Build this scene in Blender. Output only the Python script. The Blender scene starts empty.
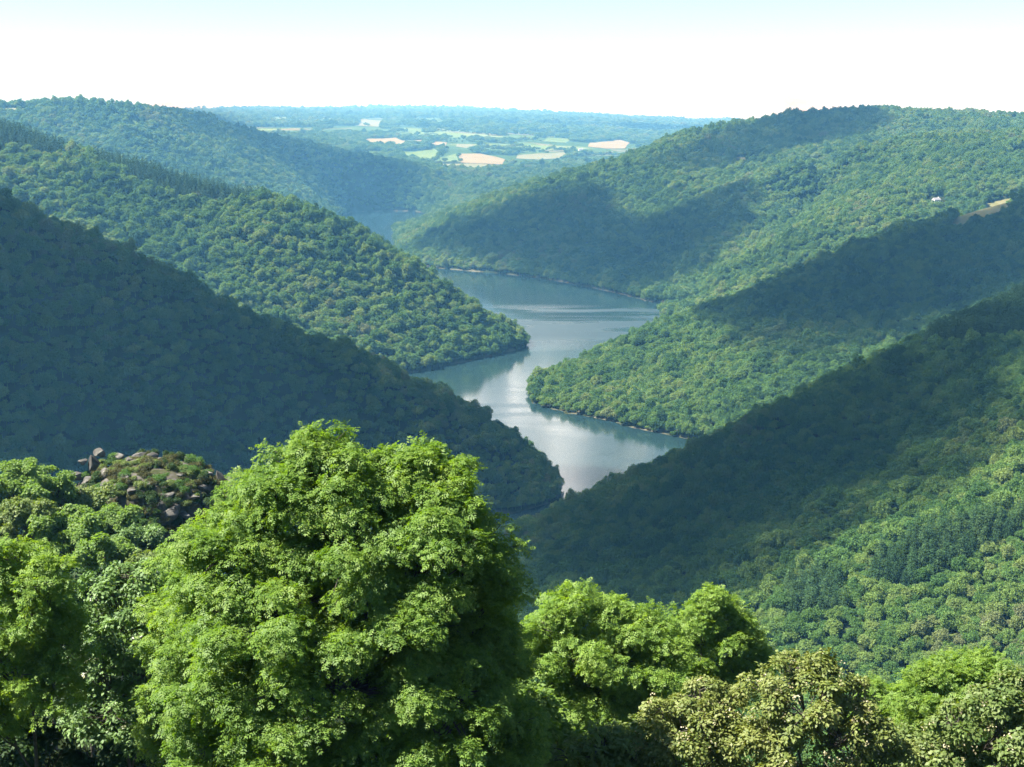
import bpy, math, random
import numpy as np
from mathutils import Vector

rng = np.random.default_rng(11)
random.seed(11)
SC = bpy.context.scene
COL = SC.collection
PI = math.pi

# ---------------------------------------------------------------- camera
EYE = np.array([0.0, 0.0, 280.0])          # water of the reservoir is z = 0
FPX, W, H = 1407.0, 1024, 767
PITCH = math.atan((383.5 - 112) / FPX)
cam = bpy.data.cameras.new('camera')
cam.sensor_width = 36.0
cam.lens = 36.0 * FPX / W
cam.clip_start, cam.clip_end = 0.5, 60000
cam_o = bpy.data.objects.new('camera', cam)
COL.objects.link(cam_o)
cam_o.location = EYE
cam_o.rotation_euler = (PI / 2 - PITCH, 0, 0)
SC.camera = cam_o


def ray(px, py):
    a, b = (px - 512) / FPX, (383.5 - py) / FPX
    c, s = math.cos(PITCH), math.sin(PITCH)
    return np.array([a, c + b * s, -s + b * c])


def at(px, py, Y):
    d = ray(px, py)
    return EYE + d * (Y / d[1])


def on_water(px, py):
    d = ray(px, py)
    return EYE + d * (-EYE[2] / d[2])


# ---------------------------------------------------------------- small noise library (numpy)
def _hash(ix, iy, seed):
    h = (ix * 374761393 + iy * 668265263 + seed * 974711) & 0xFFFFFFFF
    h = ((h ^ (h >> 13)) * 1274126177) & 0xFFFFFFFF
    return ((h ^ (h >> 16)) & 0xFFFF) / 65535.0


def vnoise(x, y, seed=0):
    ix, iy = np.floor(x).astype(np.int64), np.floor(y).astype(np.int64)
    fx, fy = x - ix, y - iy
    fx, fy = fx * fx * (3 - 2 * fx), fy * fy * (3 - 2 * fy)
    a, b = _hash(ix, iy, seed), _hash(ix + 1, iy, seed)
    c, d = _hash(ix, iy + 1, seed), _hash(ix + 1, iy + 1, seed)
    return (a * (1 - fx) + b * fx) * (1 - fy) + (c * (1 - fx) + d * fx) * fy


def fbm(x, y, wl, seed=0, octv=4):
    t, amp, tot = 0, 1.0, 0
    for k in range(octv):
        t = t + amp * (vnoise(x / wl + 17.3 * k, y / wl - 9.1 * k, seed + k) * 2 - 1)
        tot += amp
        amp *= 0.5
        wl /= 2.1
    return t / tot


# ---------------------------------------------------------------- mesh helpers
def mesh_from(name, V, F, mat=None, smooth=False):
    """V (n,3) float, F (m,k) int, all faces with k corners"""
    me = bpy.data.meshes.new(name)
    V = np.asarray(V, np.float32)
    F = np.asarray(F, np.int32)
    m, k = F.shape
    me.vertices.add(len(V))
    me.vertices.foreach_set('co', V.ravel())
    me.loops.add(m * k)
    me.loops.foreach_set('vertex_index', F.ravel())
    me.polygons.add(m)
    me.polygons.foreach_set('loop_start', np.arange(0, m * k, k, dtype=np.int32))
    if smooth:
        me.polygons.foreach_set('use_smooth', np.ones(m, bool))
    me.update(calc_edges=True)
    if mat:
        me.materials.append(mat)
    return me


def link(name, me, parent=None, loc=None):
    o = bpy.data.objects.new(name, me)
    COL.objects.link(o)
    if parent:
        o.parent = parent
    if loc is not None:
        o.location = loc
    return o


def tag(o, label=None, cat=None, group=None, kind=None):
    if label: o['label'] = label
    if cat: o['category'] = cat
    if group: o['group'] = group
    if kind: o['kind'] = kind
    return o


def icosphere(sub):
    t = (1 + 5 ** .5) / 2
    v = [(-1, t, 0), (1, t, 0), (-1, -t, 0), (1, -t, 0), (0, -1, t), (0, 1, t), (0, -1, -t), (0, 1, -t), (t, 0, -1), (t, 0, 1), (-t, 0, -1), (-t, 0, 1)]
    v = [np.array(p) / np.linalg.norm(p) for p in v]
    f = [(0, 11, 5), (0, 5, 1), (0, 1, 7), (0, 7, 10), (0, 10, 11), (1, 5, 9), (5, 11, 4), (11, 10, 2), (10, 7, 6), (7, 1, 8), (3, 9, 4), (3, 4, 2), (3, 2, 6), (3, 6, 8), (3, 8, 9), (4, 9, 5), (2, 4, 11), (6, 2, 10), (8, 6, 7), (9, 8, 1)]
    for _ in range(sub):
        cache, nf = {}, []

        def mid(a, b):
            k = (min(a, b), max(a, b))
            if k not in cache:
                m = v[a] + v[b]
                v.append(m / np.linalg.norm(m))
                cache[k] = len(v) - 1
            return cache[k]
        for a, b, c in f:
            x, y, z = mid(a, b), mid(b, c), mid(c, a)
            nf += [(a, x, z), (b, y, x), (c, z, y), (x, y, z)]
        f = nf
    return np.array(v), np.array(f)


ICO1, ICO2, ICO3 = icosphere(1), icosphere(2), icosphere(3)


def tubes(segs, n=5):
    """segs: list of (p0, p1, r0, r1) -> verts, quads"""
    segs_p0 = np.array([s[0] for s in segs], float)
    segs_p1 = np.array([s[1] for s in segs], float)
    r0 = np.array([s[2] for s in segs]); r1 = np.array([s[3] for s in segs])
    d = segs_p1 - segs_p0
    d /= np.linalg.norm(d, axis=1, keepdims=True) + 1e-9
    ref = np.where(np.abs(d[:, 2:3]) > .9, np.array([[1., 0, 0]]), np.array([[0, 0, 1.]]))
    u = np.cross(d, ref); u /= np.linalg.norm(u, axis=1, keepdims=True)
    v = np.cross(d, u)
    ang = np.arange(n) * 2 * PI / n
    ring = np.cos(ang)[None, :, None] * u[:, None, :] + np.sin(ang)[None, :, None] * v[:, None, :]
    A = segs_p0[:, None, :] + ring * r0[:, None, None]
    B = segs_p1[:, None, :] + ring * r1[:, None, None]
    V = np.concatenate([A, B], 1).reshape(-1, 3)
    base = (np.arange(len(segs)) * 2 * n)[:, None, None]
    k = np.arange(n)
    q = np.stack([k, (k + 1) % n, (k + 1) % n + n, k + n], 1)[None]
    return V, (base + q).reshape(-1, 4)


# ---------------------------------------------------------------- material helpers
def new_mat(name):
    m = bpy.data.materials.new(name)
    m.use_nodes = True
    nt = m.node_tree
    nt.nodes.clear()
    out = nt.nodes.new('ShaderNodeOutputMaterial')
    return m, nt, out


def nd(nt, typ, **kw):
    n = nt.nodes.new(typ)
    for k, v in kw.items():
        setattr(n, k, v)
    return n


def ramp(nt, stops, fac=None, interp='LINEAR'):
    r = nd(nt, 'ShaderNodeValToRGB')
    r.color_ramp.interpolation = interp
    el = r.color_ramp.elements
    while len(el) < len(stops):
        el.new(0.5)
    for e, (p, c) in zip(el, stops):
        e.position = p
        e.color = (*c, 1)
    if fac is not None:
        nt.links.new(fac, r.inputs[0])
    return r.outputs[0]


def leaf_shader(nt, out, color, transl=0.35, tint=(1.0, 1.15, 0.45), gloss=0.06, rough=0.45):
    L = nt.links.new
    dif = nd(nt, 'ShaderNodeBsdfDiffuse')
    L(color, dif.inputs[0])
    tr = nd(nt, 'ShaderNodeBsdfTranslucent')
    mul = nd(nt, 'ShaderNodeMix', data_type='RGBA', blend_type='MULTIPLY')
    mul.inputs[0].default_value = 1
    L(color, mul.inputs[6])
    mul.inputs[7].default_value = (tint[0] * 1.5, tint[1] * 1.45, tint[2], 1)
    L(mul.outputs[2], tr.inputs[0])
    mx = nd(nt, 'ShaderNodeMixShader')
    mx.inputs[0].default_value = transl
    L(dif.outputs[0], mx.inputs[1]); L(tr.outputs[0], mx.inputs[2])
    gl = nd(nt, 'ShaderNodeBsdfGlossy')
    gl.inputs['Roughness'].default_value = .6
    gl.inputs[0].default_value = (1, 1, 1, 1)
    m2 = nd(nt, 'ShaderNodeMixShader')
    m2.inputs[0].default_value = gloss * .3
    L(mx.outputs[0], m2.inputs[1]); L(gl.outputs[0], m2.inputs[2])
    L(m2.outputs[0], out.inputs[0])


def near_leaf_mat(name, cols, transl=0.4, tint=(1.1, 1.2, 0.4), gloss=0.07):
    """leaf colour varies from leaflet to leaflet and in loose patches"""
    m, nt, out = new_mat(name)
    g = nd(nt, 'ShaderNodeNewGeometry')
    tc = nd(nt, 'ShaderNodeTexCoord')
    nz = nd(nt, 'ShaderNodeTexNoise')
    nz.inputs['Scale'].default_value = 0.9
    nz.inputs['Detail'].default_value = 2
    nt.links.new(tc.outputs['Object'], nz.inputs['Vector'])
    ad = nd(nt, 'ShaderNodeMath', operation='MULTIPLY_ADD')
    nt.links.new(g.outputs['Random Per Island'], ad.inputs[0])
    ad.inputs[1].default_value = 0.55
    sc = nd(nt, 'ShaderNodeMath', operation='MULTIPLY_ADD')
    nt.links.new(nz.outputs[0], sc.inputs[0])
    sc.inputs[1].default_value = 0.9
    sc.inputs[2].default_value = -0.22
    nt.links.new(sc.outputs[0], ad.inputs[2])
    c = ramp(nt, [(i / (len(cols) - 1), k) for i, k in enumerate(cols)], ad.outputs[0])
    leaf_shader(nt, out, c, transl, tint, gloss)
    return m


def forest_mat(name, stops, patch_wl=160.0, transl=0.25, tint=(1.0, 1.1, .5)):
    """one colour per tree, with loose patches of like trees across the slope"""
    m, nt, out = new_mat(name)
    oi = nd(nt, 'ShaderNodeObjectInfo')
    nz = nd(nt, 'ShaderNodeTexNoise')
    nz.inputs['Scale'].default_value = 1.0 / patch_wl
    nz.inputs['Detail'].default_value = 3
    nt.links.new(oi.outputs['Location'], nz.inputs['Vector'])
    a = nd(nt, 'ShaderNodeMath', operation='MULTIPLY_ADD')
    nt.links.new(oi.outputs['Random'], a.inputs[0])
    a.inputs[1].default_value = 0.6
    b = nd(nt, 'ShaderNodeMath', operation='MULTIPLY_ADD')
    nt.links.new(nz.outputs[0], b.inputs[0])
    b.inputs[1].default_value = 1.3
    b.inputs[2].default_value = -0.45
    nt.links.new(b.outputs[0], a.inputs[2])
    c = ramp(nt, stops, a.outputs[0])
    g = nd(nt, 'ShaderNodeNewGeometry')
    hv = nd(nt, 'ShaderNodeHueSaturation')
    mr = nd(nt, 'ShaderNodeMapRange')
    nt.links.new(g.outputs['Random Per Island'], mr.inputs[0])
    mr.inputs[3].default_value = 0.7
    mr.inputs[4].default_value = 1.35
    nt.links.new(mr.outputs[0], hv.inputs['Value'])
    nt.links.new(c, hv.inputs['Color'])
    leaf_shader(nt, out, hv.outputs[0], transl, tint, 0.02, 0.5)
    return m


def bark_mat(name, c0, c1, scale=9.0):
    m, nt, out = new_mat(name)
    tc = nd(nt, 'ShaderNodeTexCoord')
    nz = nd(nt, 'ShaderNodeTexNoise')
    nz.inputs['Scale'].default_value = scale
    nz.inputs['Detail'].default_value = 6
    nt.links.new(tc.outputs['Object'], nz.inputs['Vector'])
    c = ramp(nt, [(.3, c0), (.7, c1)], nz.outputs[0])
    p = nd(nt, 'ShaderNodeBsdfPrincipled')
    p.inputs['Roughness'].default_value = .9
    nt.links.new(c, p.inputs['Base Color'])
    bp = nd(nt, 'ShaderNodeBump')
    bp.inputs['Strength'].default_value = .6
    nt.links.new(nz.outputs[0], bp.inputs['Height'])
    nt.links.new(bp.outputs[0], p.inputs['Normal'])
    nt.links.new(p.outputs[0], out.inputs[0])
    return m


# ---------------------------------------------------------------- light and air
SUN_EL, SUN_AZ = math.radians(56), math.radians(-96)      # azimuth from +Y (view direction) towards +X
TO_SUN = np.array([math.sin(SUN_AZ) * math.cos(SUN_EL), math.cos(SUN_AZ) * math.cos(SUN_EL), math.sin(SUN_EL)])
world = bpy.data.worlds.new('World')
SC.world = world
world.use_nodes = True
wn = world.node_tree
wn.nodes.clear()
wo = wn.nodes.new('ShaderNodeOutputWorld')
bg = wn.nodes.new('ShaderNodeBackground')
sky = wn.nodes.new('ShaderNodeTexSky')
sky.sky_type = 'NISHITA'
sky.sun_disc = False
sky.sun_elevation = SUN_EL
sky.sun_rotation = SUN_AZ
sky.altitude = 500
sky.air_density = 1.0
sky.dust_density = 0.0
sky.ozone_density = 4.0
bg.inputs[1].default_value = 0.05
wn.links.new(sky.outputs[0], bg.inputs[0])
wn.links.new(bg.outputs[0], wo.inputs[0])

sun = bpy.data.lights.new('sun', 'SUN')
sun.energy = 5.0
sun.angle = math.radians(0.53)
sun.color = (1.0, 0.95, 0.86)
sun_o = bpy.data.objects.new('sun', sun)
COL.objects.link(sun_o)
sun_o.rotation_euler = Vector(TO_SUN).to_track_quat('Z', 'Y').to_euler()
sun_o.location = (0, 0, 900)

SC.view_settings.view_transform = 'Standard'
SC.view_settings.look = 'None'
SC.view_settings.exposure = 2.0
SC.view_settings.gamma = 1.0
SC.render.engine = 'CYCLES'
cy = SC.cycles
cy.max_bounces = 6
cy.diffuse_bounces = 3
cy.glossy_bounces = 3
cy.transmission_bounces = 4
cy.volume_bounces = 0
cy.transparent_max_bounces = 32
cy.use_denoising = True
cy.denoising_prefilter = 'NONE'
cy.use_adaptive_sampling = False
cy.sample_clamp_indirect = 4.0
cy.caustics_reflective = False
cy.caustics_refractive = False

# ---------------------------------------------------------------- terrain heightfield
X0, X1, Y0, Y1, ST = -2150, 2150, -150, 5250, 10.0
gx = np.arange(X0, X1 + 1, ST)
gy = np.arange(Y0, Y1 + 1, ST)
GX, GY = np.meshgrid(gx, gy)

FAR_PROFILE = ([3800, 4450, 4800, 5800, 6500, 8000, 10500, 14000, 17000, 20500],
               [60, 85, 99, 123, 150, 189, 235, 280, 328, 315])


def far_height(x, y):
    c = x / np.maximum(y, 1000)
    dy = np.interp(c, [-.25, -.05, .03, .13, .3], [1, 0, 6, 13, 10])
    z = np.interp(y, *FAR_PROFILE) - dy / FPX * y
    rel = np.clip((y - 4600) / 1500, 0, 1)
    return z + fbm(x, y, 1300, 5, 4) * 22 * rel + fbm(x, y, 420, 9, 3) * 7


def P(pts):
    return [np.array(p, float) for p in pts]


def crest(pix, tree=7.0):
    """(px, py, Y) silhouette points seen in the photograph, lowered by the height of the trees on them"""
    out = []
    for px, py, Y in pix:
        p = at(px, py, Y)
        p[2] -= tree
        out.append(p)
    return out


def shore(pix):
    return [on_water(*p) for p in pix]


NL = crest([(-260, 75, 800), (-120, 128, 840), (0, 187, 890), (60, 213, 910), (130, 243, 935), (165, 256, 948), (182, 265, 953), (190, 280, 958), (240, 299, 970), (300, 320, 985), (350, 346, 995), (400, 371, 1005), (450, 396, 1015), (500, 422, 1025), (530, 442, 1035), (545, 462, 1040)])
LM = crest([(-300, 95, 1800), (0, 119, 1750), (30, 124, 1745), (60, 137, 1740), (100, 150, 1735), (150, 162, 1730), (200, 172, 1725), (250, 182, 1720), (285, 192, 1715), (320, 205, 1710), (345, 215, 1705), (380, 232, 1700), (410, 250, 1695), (440, 272, 1690), (470, 292, 1685), (500, 318, 1680), (514, 335, 1672)], 12)
FL = crest([(-200, 104, 3100), (0, 101, 3200), (50, 99, 3250), (130, 104, 3300), (200, 113, 3600), (260, 131, 3800), (330, 146, 4000), (400, 161, 4200), (450, 171, 4300), (480, 181, 4380), (500, 190, 4430), (520, 197, 4460)], 13)
RD = crest([(420, 223, 3130), (450, 212, 2960), (500, 196, 2830), (560, 181, 2800), (600, 166, 2860), (640, 151, 2950), (690, 136, 3060), (720, 124, 3180), (760, 116, 3300), (800, 110, 3300), (860, 109, 3300), (900, 110, 3300), (960, 112, 3300), (1024, 110, 3300), (1200, 108, 3300)], 13)
RM = crest([(662, 310, 1985), (685, 287, 2010), (712, 267, 2045), (772, 239, 2100), (832, 212, 2150), (885, 183, 2220), (930, 155, 2320), (975, 138, 2400), (1060, 131, 2450), (1200, 125, 2500)], 12)
RM2 = crest([(690, 205, 2700), (740, 182, 2640), (800, 157, 2560), (850, 142, 2500), (940, 131, 2450), (1060, 131, 2450)], 9)
RS = crest([(532, 388, 1400), (560, 372, 1430), (600, 354, 1480), (650, 328, 1545), (690, 314, 1580), (740, 292, 1610), (800, 264, 1635), (880, 230, 1660), (960, 207, 1680), (1024, 189, 1700), (1200, 150, 1750)], 8)
NR = crest([(420, 575, 740), (470, 548, 760), (513, 526, 780), (550, 507, 790), (600, 480, 800), (640, 464, 805), (680, 444, 810), (720, 427, 815), (760, 410, 820), (800, 392, 825), (840, 372, 835), (880, 352, 845), (920, 335, 850), (960, 318, 860), (1000, 303, 870), (1024, 293, 880), (1150, 235, 900), (1300, 190, 920)], 6)
# a nearer shoulder of the near right slope
NR2 = P([(20, 640, 52), (90, 620, 72), (160, 600, 92), (230, 590, 118), (300, 585, 140), (420, 560, 175), (600, 520, 215)])

LAKE = (P([(-195, 800, 0), (-135, 890, 0)]) + shore([(440, 522), (500, 514), (549, 505), (557, 492)]) + P([(22, 1120, 0), (-40, 1230, 0), (-140, 1370, 0), (-170, 1460, 0)])
        + shore([(430, 369), (467, 361), (500, 354), (526, 347), (524, 340)]) + P([(-20, 1790, 0), (-90, 1950, 0), (-180, 2150, 0), (-330, 2500, 0), (-400, 2900, 0), (-430, 3300, 0)]) + shore([(340, 216), (350, 212), (385, 211), (416, 211)])
        + P([(-190, 3700, 0), (-200, 3520, 0)]) + shore([(393, 229)]) + P([(-240, 2950, 0), (-195, 2640, 0)]) + shore([(436, 268), (465, 271), (497, 273), (540, 278), (587, 287), (623, 295), (650, 303)])
        + P([(270, 2075, 0), (275, 2020, 0)]) + shore([(660, 312), (657, 318)]) + P([(260, 1820, 0), (215, 1720, 0), (110, 1610, 0), (40, 1480, 0)]) + shore([(527, 388), (522, 397), (535, 406), (560, 413), (590, 418), (620, 425), (650, 433), (688, 440)])
        + P([(215, 1110, 0), (190, 1010, 0), (110, 950, 0), (0, 890, 0), (-90, 830, 0)]))
lake2 = np.array(LAKE)[:, :2]


def in_poly(x, y, poly):
    x, y = np.asarray(x, float), np.asarray(y, float)
    ins = np.zeros(x.shape, bool)
    n = len(poly)
    for i in range(n):
        xa, ya = poly[i][0], poly[i][1]
        xb, yb = poly[(i + 1) % n][0], poly[(i + 1) % n][1]
        c = ((ya > y) != (yb > y))
        ins ^= c & (x < (xb - xa) * (y - ya) / ((yb - ya) if yb != ya else 1e-9) + xa)
    return ins


VALLEYS = [P([(215, 1110, 1), (330, 1180, 28), (470, 1250, 62), (800, 1330, 110), (1500, 1400, 170)]),
           P([(260, 1820, 1), (420, 1880, 50), (600, 1930, 85), (900, 2000, 130), (1600, 2100, 190)]),
           P([(275, 2050, 1), (380, 2250, 50), (520, 2480, 95), (760, 2800, 170), (1100, 2950, 215), (1800, 3000, 230)]),
           P([(-170, 1440, 1), (-330, 1380, 45), (-520, 1330, 95), (-900, 1280, 150), (-1700, 1250, 190)]),
           P([(-340, 2500, 1), (-520, 2480, 60), (-800, 2450, 120), (-1200, 2400, 170), (-1900, 2350, 210)]),
           P([(-150, 803, 1), (-80, 690, 12), (20, 560, 30), (120, 500, 52), (240, 440, 80), (420, 380, 120), (700, 300, 160)]),
           P([(-190, 798, 1), (-270, 650, 35), (-420, 560, 80), (-900, 440, 170), (-1500, 400, 220)]),
           # the slope below the viewpoint
           P([(-400, -100, 285), (0, -100, 283), (400, -100, 285)]),
           P([(-60, 0, 277), (0, 0, 277), (60, 0, 277)]),
           P([(-40, 22, 261), (0, 22, 260), (45, 22, 260)]),
           P([(-50, 42, 249), (0, 42, 248), (50, 42, 247)]),
           P([(-70, 70, 238), (0, 70, 234), (60, 70, 232)]),
           P([(-75, 105, 237), (-35, 110, 232), (0, 110, 215), (60, 110, 208)]),
           P([(-140, 150, 245), (-80, 150, 240), (-52, 152, 238), (-30, 152, 235), (-8, 152, 205)]),
           P([(-300, 210, 225), (-100, 210, 200), (0, 230, 160), (100, 220, 150)]),
           P([(-300, 350, 150), (-100, 350, 115), (0, 380, 95), (200, 330, 110), (400, 250, 170)])]
# far edge of the sheet meets the distant country
edge = [np.array([x, Y1, far_height(np.array(x), np.array(Y1))]) for x in range(X0, X1 + 1, 20)]
CONS = [NL, LM, FL, RD, RM, RM2, RS, NR, NR2, LAKE + [LAKE[0]]] + VALLEYS + [edge]


def solve():
    z = None
    for f in (16, 8, 4, 2, 1):
        st = ST * f
        nx, ny = int(round((X1 - X0) / st)) + 1, int(round((Y1 - Y0) / st)) + 1
        s, c = np.zeros((ny, nx)), np.zeros((ny, nx))
        for pl in CONS:
            for a, b in zip(pl[:-1], pl[1:]):
                n = max(2, int(np.linalg.norm((b - a)[:2]) / (st * .4)) + 1)
                t = np.linspace(0, 1, n)[:, None]
                p = a + (b - a) * t
                i = np.round((p[:, 0] - X0) / st).astype(int)
                j = np.round((p[:, 1] - Y0) / st).astype(int)
                k = (i >= 0) & (i < nx) & (j >= 0) & (j < ny)
                np.add.at(s, (j[k], i[k]), p[k, 2])
                np.add.at(c, (j[k], i[k]), 1)
        fix = c > 0
        val = np.where(fix, s / np.maximum(c, 1), 0)
        xx, yy = np.meshgrid(X0 + st * np.arange(nx), Y0 + st * np.arange(ny))
        lk = in_poly(xx, yy, lake2)
        val = np.where(lk & ~fix, -4.0, val)
        fix = fix | lk
        if z is None:
            z = np.full((ny, nx), 120.0)
        else:
            zi = np.clip((yy - Y0) / (st * 2), 0, z.shape[0] - 1)
            xi = np.clip((xx - X0) / (st * 2), 0, z.shape[1] - 1)
            y0_, x0_ = np.minimum(zi.astype(int), z.shape[0] - 2), np.minimum(xi.astype(int), z.shape[1] - 2)
            fy, fx = zi - y0_, xi - x0_
            z = (z[y0_, x0_] * (1 - fx) + z[y0_, x0_ + 1] * fx) * (1 - fy) + (z[y0_ + 1, x0_] * (1 - fx) + z[y0_ + 1, x0_ + 1] * fx) * fy
        z = np.where(fix, val, z)
        for _ in range(400 if f > 1 else 150):
            p = np.pad(z, 1, mode='edge')
            a = (p[:-2, 1:-1] + p[2:, 1:-1] + p[1:-1, :-2] + p[1:-1, 2:]) / 4
            z = np.where(fix, val, a)
    return z, fix, lk


HZ, FIX, LK = solve()


def blur(a, n):
    for _ in range(n):
        p = np.pad(a, 1, mode='edge')
        a = (p[:-2, 1:-1] + p[2:, 1:-1] + p[1:-1, :-2] + p[1:-1, 2:] + 2 * p[1:-1, 1:-1]) / 6
    return a


sm = blur(HZ, 5)
crestm = np.clip(blur((FIX & ~LK).astype(float), 6) * 3, 0, 1)
dwat = np.clip((HZ - 2) / 40, 0, 1)
gully = fbm(GX, GY, 190, 3, 4)
rid = 1 - np.abs(fbm(GX + 40 * fbm(GX, GY, 200, 31, 2), GY, 230, 21, 3)) * 2
amp = dwat * (1 - .86 * crestm) * np.clip((GY - 250) / 250, 0.0, 1) * np.clip((Y1 - GY) / 500, 0, 1)
HZ = np.where(LK, HZ, np.maximum(sm, 0.3)) + amp * (gully * 11 + (rid - .45) * 15)
HZ = np.where(LK, np.minimum(HZ, -1.5), HZ)


def height(x, y):
    x, y = np.asarray(x, float), np.asarray(y, float)
    xi = np.clip((x - X0) / ST, 0, len(gx) - 1.001)
    yi = np.clip((y - Y0) / ST, 0, len(gy) - 1.001)
    i, j = xi.astype(int), yi.astype(int)
    fx, fy = xi - i, yi - j
    z = (HZ[j, i] * (1 - fx) + HZ[j, i + 1] * fx) * (1 - fy) + (HZ[j + 1, i] * (1 - fx) + HZ[j + 1, i + 1] * fx) * fy
    return np.where(y > Y1, far_height(x, y), z)


def on_ground(px, py, lift=0.0, far=16000):
    """where the sight line through a pixel of the photograph meets the land"""
    d = ray(px, py)
    Y = np.concatenate([np.arange(60, 5250, 5.0), np.arange(5250, far, 20.0)])
    p = EYE[None] + d[None] * (Y / d[1])[:, None]
    h = height(p[:, 0], p[:, 1]) + lift
    k = np.argmax(p[:, 2] <= h)
    if not (p[:, 2] <= h).any():
        k = len(Y) - 1
    q = p[k].copy()
    q[2] = h[k] - lift
    return q


def grid_mesh(name, xs, ys, Z, mat, smooth=True):
    XX, YY = np.meshgrid(xs, ys)
    V = np.stack([XX.ravel(), YY.ravel(), Z.ravel()], 1)
    nx = len(xs)
    i = np.arange(nx - 1)[None] + nx * np.arange(len(ys) - 1)[:, None]
    F = np.stack([i, i + 1, i + 1 + nx, i + nx], 2).reshape(-1, 4)
    return mesh_from(name, V, F, mat, smooth)


def ground_mat():
    m, nt, out = new_mat('forest_floor')
    L = nt.links.new
    g = nd(nt, 'ShaderNodeNewGeometry')
    n1 = nd(nt, 'ShaderNodeTexNoise'); n1.inputs['Scale'].default_value = .05; n1.inputs['Detail'].default_value = 6
    L(g.outputs['Position'], n1.inputs['Vector'])
    base = ramp(nt, [(.3, (.014, .020, .008)), (.55, (.024, .034, .012)), (.75, (.034, .034, .018))], n1.outputs[0])
    sep = nd(nt, 'ShaderNodeSeparateXYZ'); L(g.outputs['Position'], sep.inputs[0])
    n2 = nd(nt, 'ShaderNodeTexNoise'); n2.inputs['Scale'].default_value = .03; n2.inputs['Detail'].default_value = 4
    L(g.outputs['Position'], n2.inputs['Vector'])
    md = nd(nt, 'ShaderNodeMath', operation='MULTIPLY_ADD'); L(n2.outputs[0], md.inputs[0]); md.inputs[1].default_value = -16; L(sep.outputs[2], md.inputs[2])
    mr = nd(nt, 'ShaderNodeMapRange'); L(md.outputs[0], mr.inputs[0])
    mr.inputs[1].default_value = -8.2; mr.inputs[2].default_value = -6.2; mr.inputs[3].default_value = 1; mr.inputs[4].default_value = 0
    bank = ramp(nt, [(.35, (.04, .045, .025)), (.7, (.15, .13, .09))], n1.outputs[0])
    mx = nd(nt, 'ShaderNodeMix', data_type='RGBA'); L(mr.outputs[0], mx.inputs[0]); L(base, mx.inputs[6]); L(bank, mx.inputs[7])
    p = nd(nt, 'ShaderNodeBsdfDiffuse'); L(mx.outputs[2], p.inputs[0]); L(p.outputs[0], out.inputs[0])
    return m


def far_mat():
    m, nt, out = new_mat('far_country')
    L = nt.links.new
    g = nd(nt, 'ShaderNodeNewGeometry')
    vo = nd(nt, 'ShaderNodeTexVoronoi'); vo.inputs['Scale'].default_value = 1 / 210.0
    n0 = nd(nt, 'ShaderNodeTexNoise'); n0.inputs['Scale'].default_value = 1 / 300.0
    L(g.outputs['Position'], n0.inputs['Vector'])
    va = nd(nt, 'ShaderNodeVectorMath', operation='MULTIPLY_ADD')
    L(n0.outputs[1], va.inputs[0]); va.inputs[1].default_value = (160, 160, 0); L(g.outputs['Position'], va.inputs[2])
    L(va.outputs[0], vo.inputs['Vector'])
    sp = nd(nt, 'ShaderNodeSeparateColor'); L(vo.outputs['Color'], sp.inputs[0])
    c = ramp(nt, [(0, (.05, .085, .025)), (.35, (.065, .105, .03)), (.55, (.10, .145, .045)), (.75, (.13, .165, .065)), (.86, (.13, .12, .065)), (1, (.15, .13, .08))], sp.outputs[0], 'CONSTANT')
    n1 = nd(nt, 'ShaderNodeTexNoise'); n1.inputs['Scale'].default_value = 1 / 900.0; n1.inputs['Detail'].default_value = 4
    L(g.outputs['Position'], n1.inputs['Vector'])
    mr = nd(nt, 'ShaderNodeMapRange'); L(n1.outputs[0], mr.inputs[0]); mr.inputs[1].default_value = .46; mr.inputs[2].default_value = .54
    mx = nd(nt, 'ShaderNodeMix', data_type='RGBA'); L(mr.outputs[0], mx.inputs[0]); L(c, mx.inputs[6]); mx.inputs[7].default_value = (.035, .065, .02, 1)
    p = nd(nt, 'ShaderNodeBsdfDiffuse'); L(mx.outputs[2], p.inputs[0]); L(p.outputs[0], out.inputs[0])
    return m


FLOOR = ground_mat()
FARM = far_mat()
tag(link('terrain', grid_mesh('terrain', gx, gy, HZ, FLOOR)), kind='structure')
fx_ = np.arange(-8200, 8201, 100.0)
fy_ = np.concatenate([[Y1], np.arange(Y1 + 50, 7000, 60.0), np.arange(7000, 20501, 150.0)])
FXX, FYY = np.meshgrid(fx_, fy_)
FZ = far_height(FXX, FYY)
tag(link('hills', grid_mesh('hills', fx_, fy_, FZ, FARM)), kind='structure')


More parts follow.
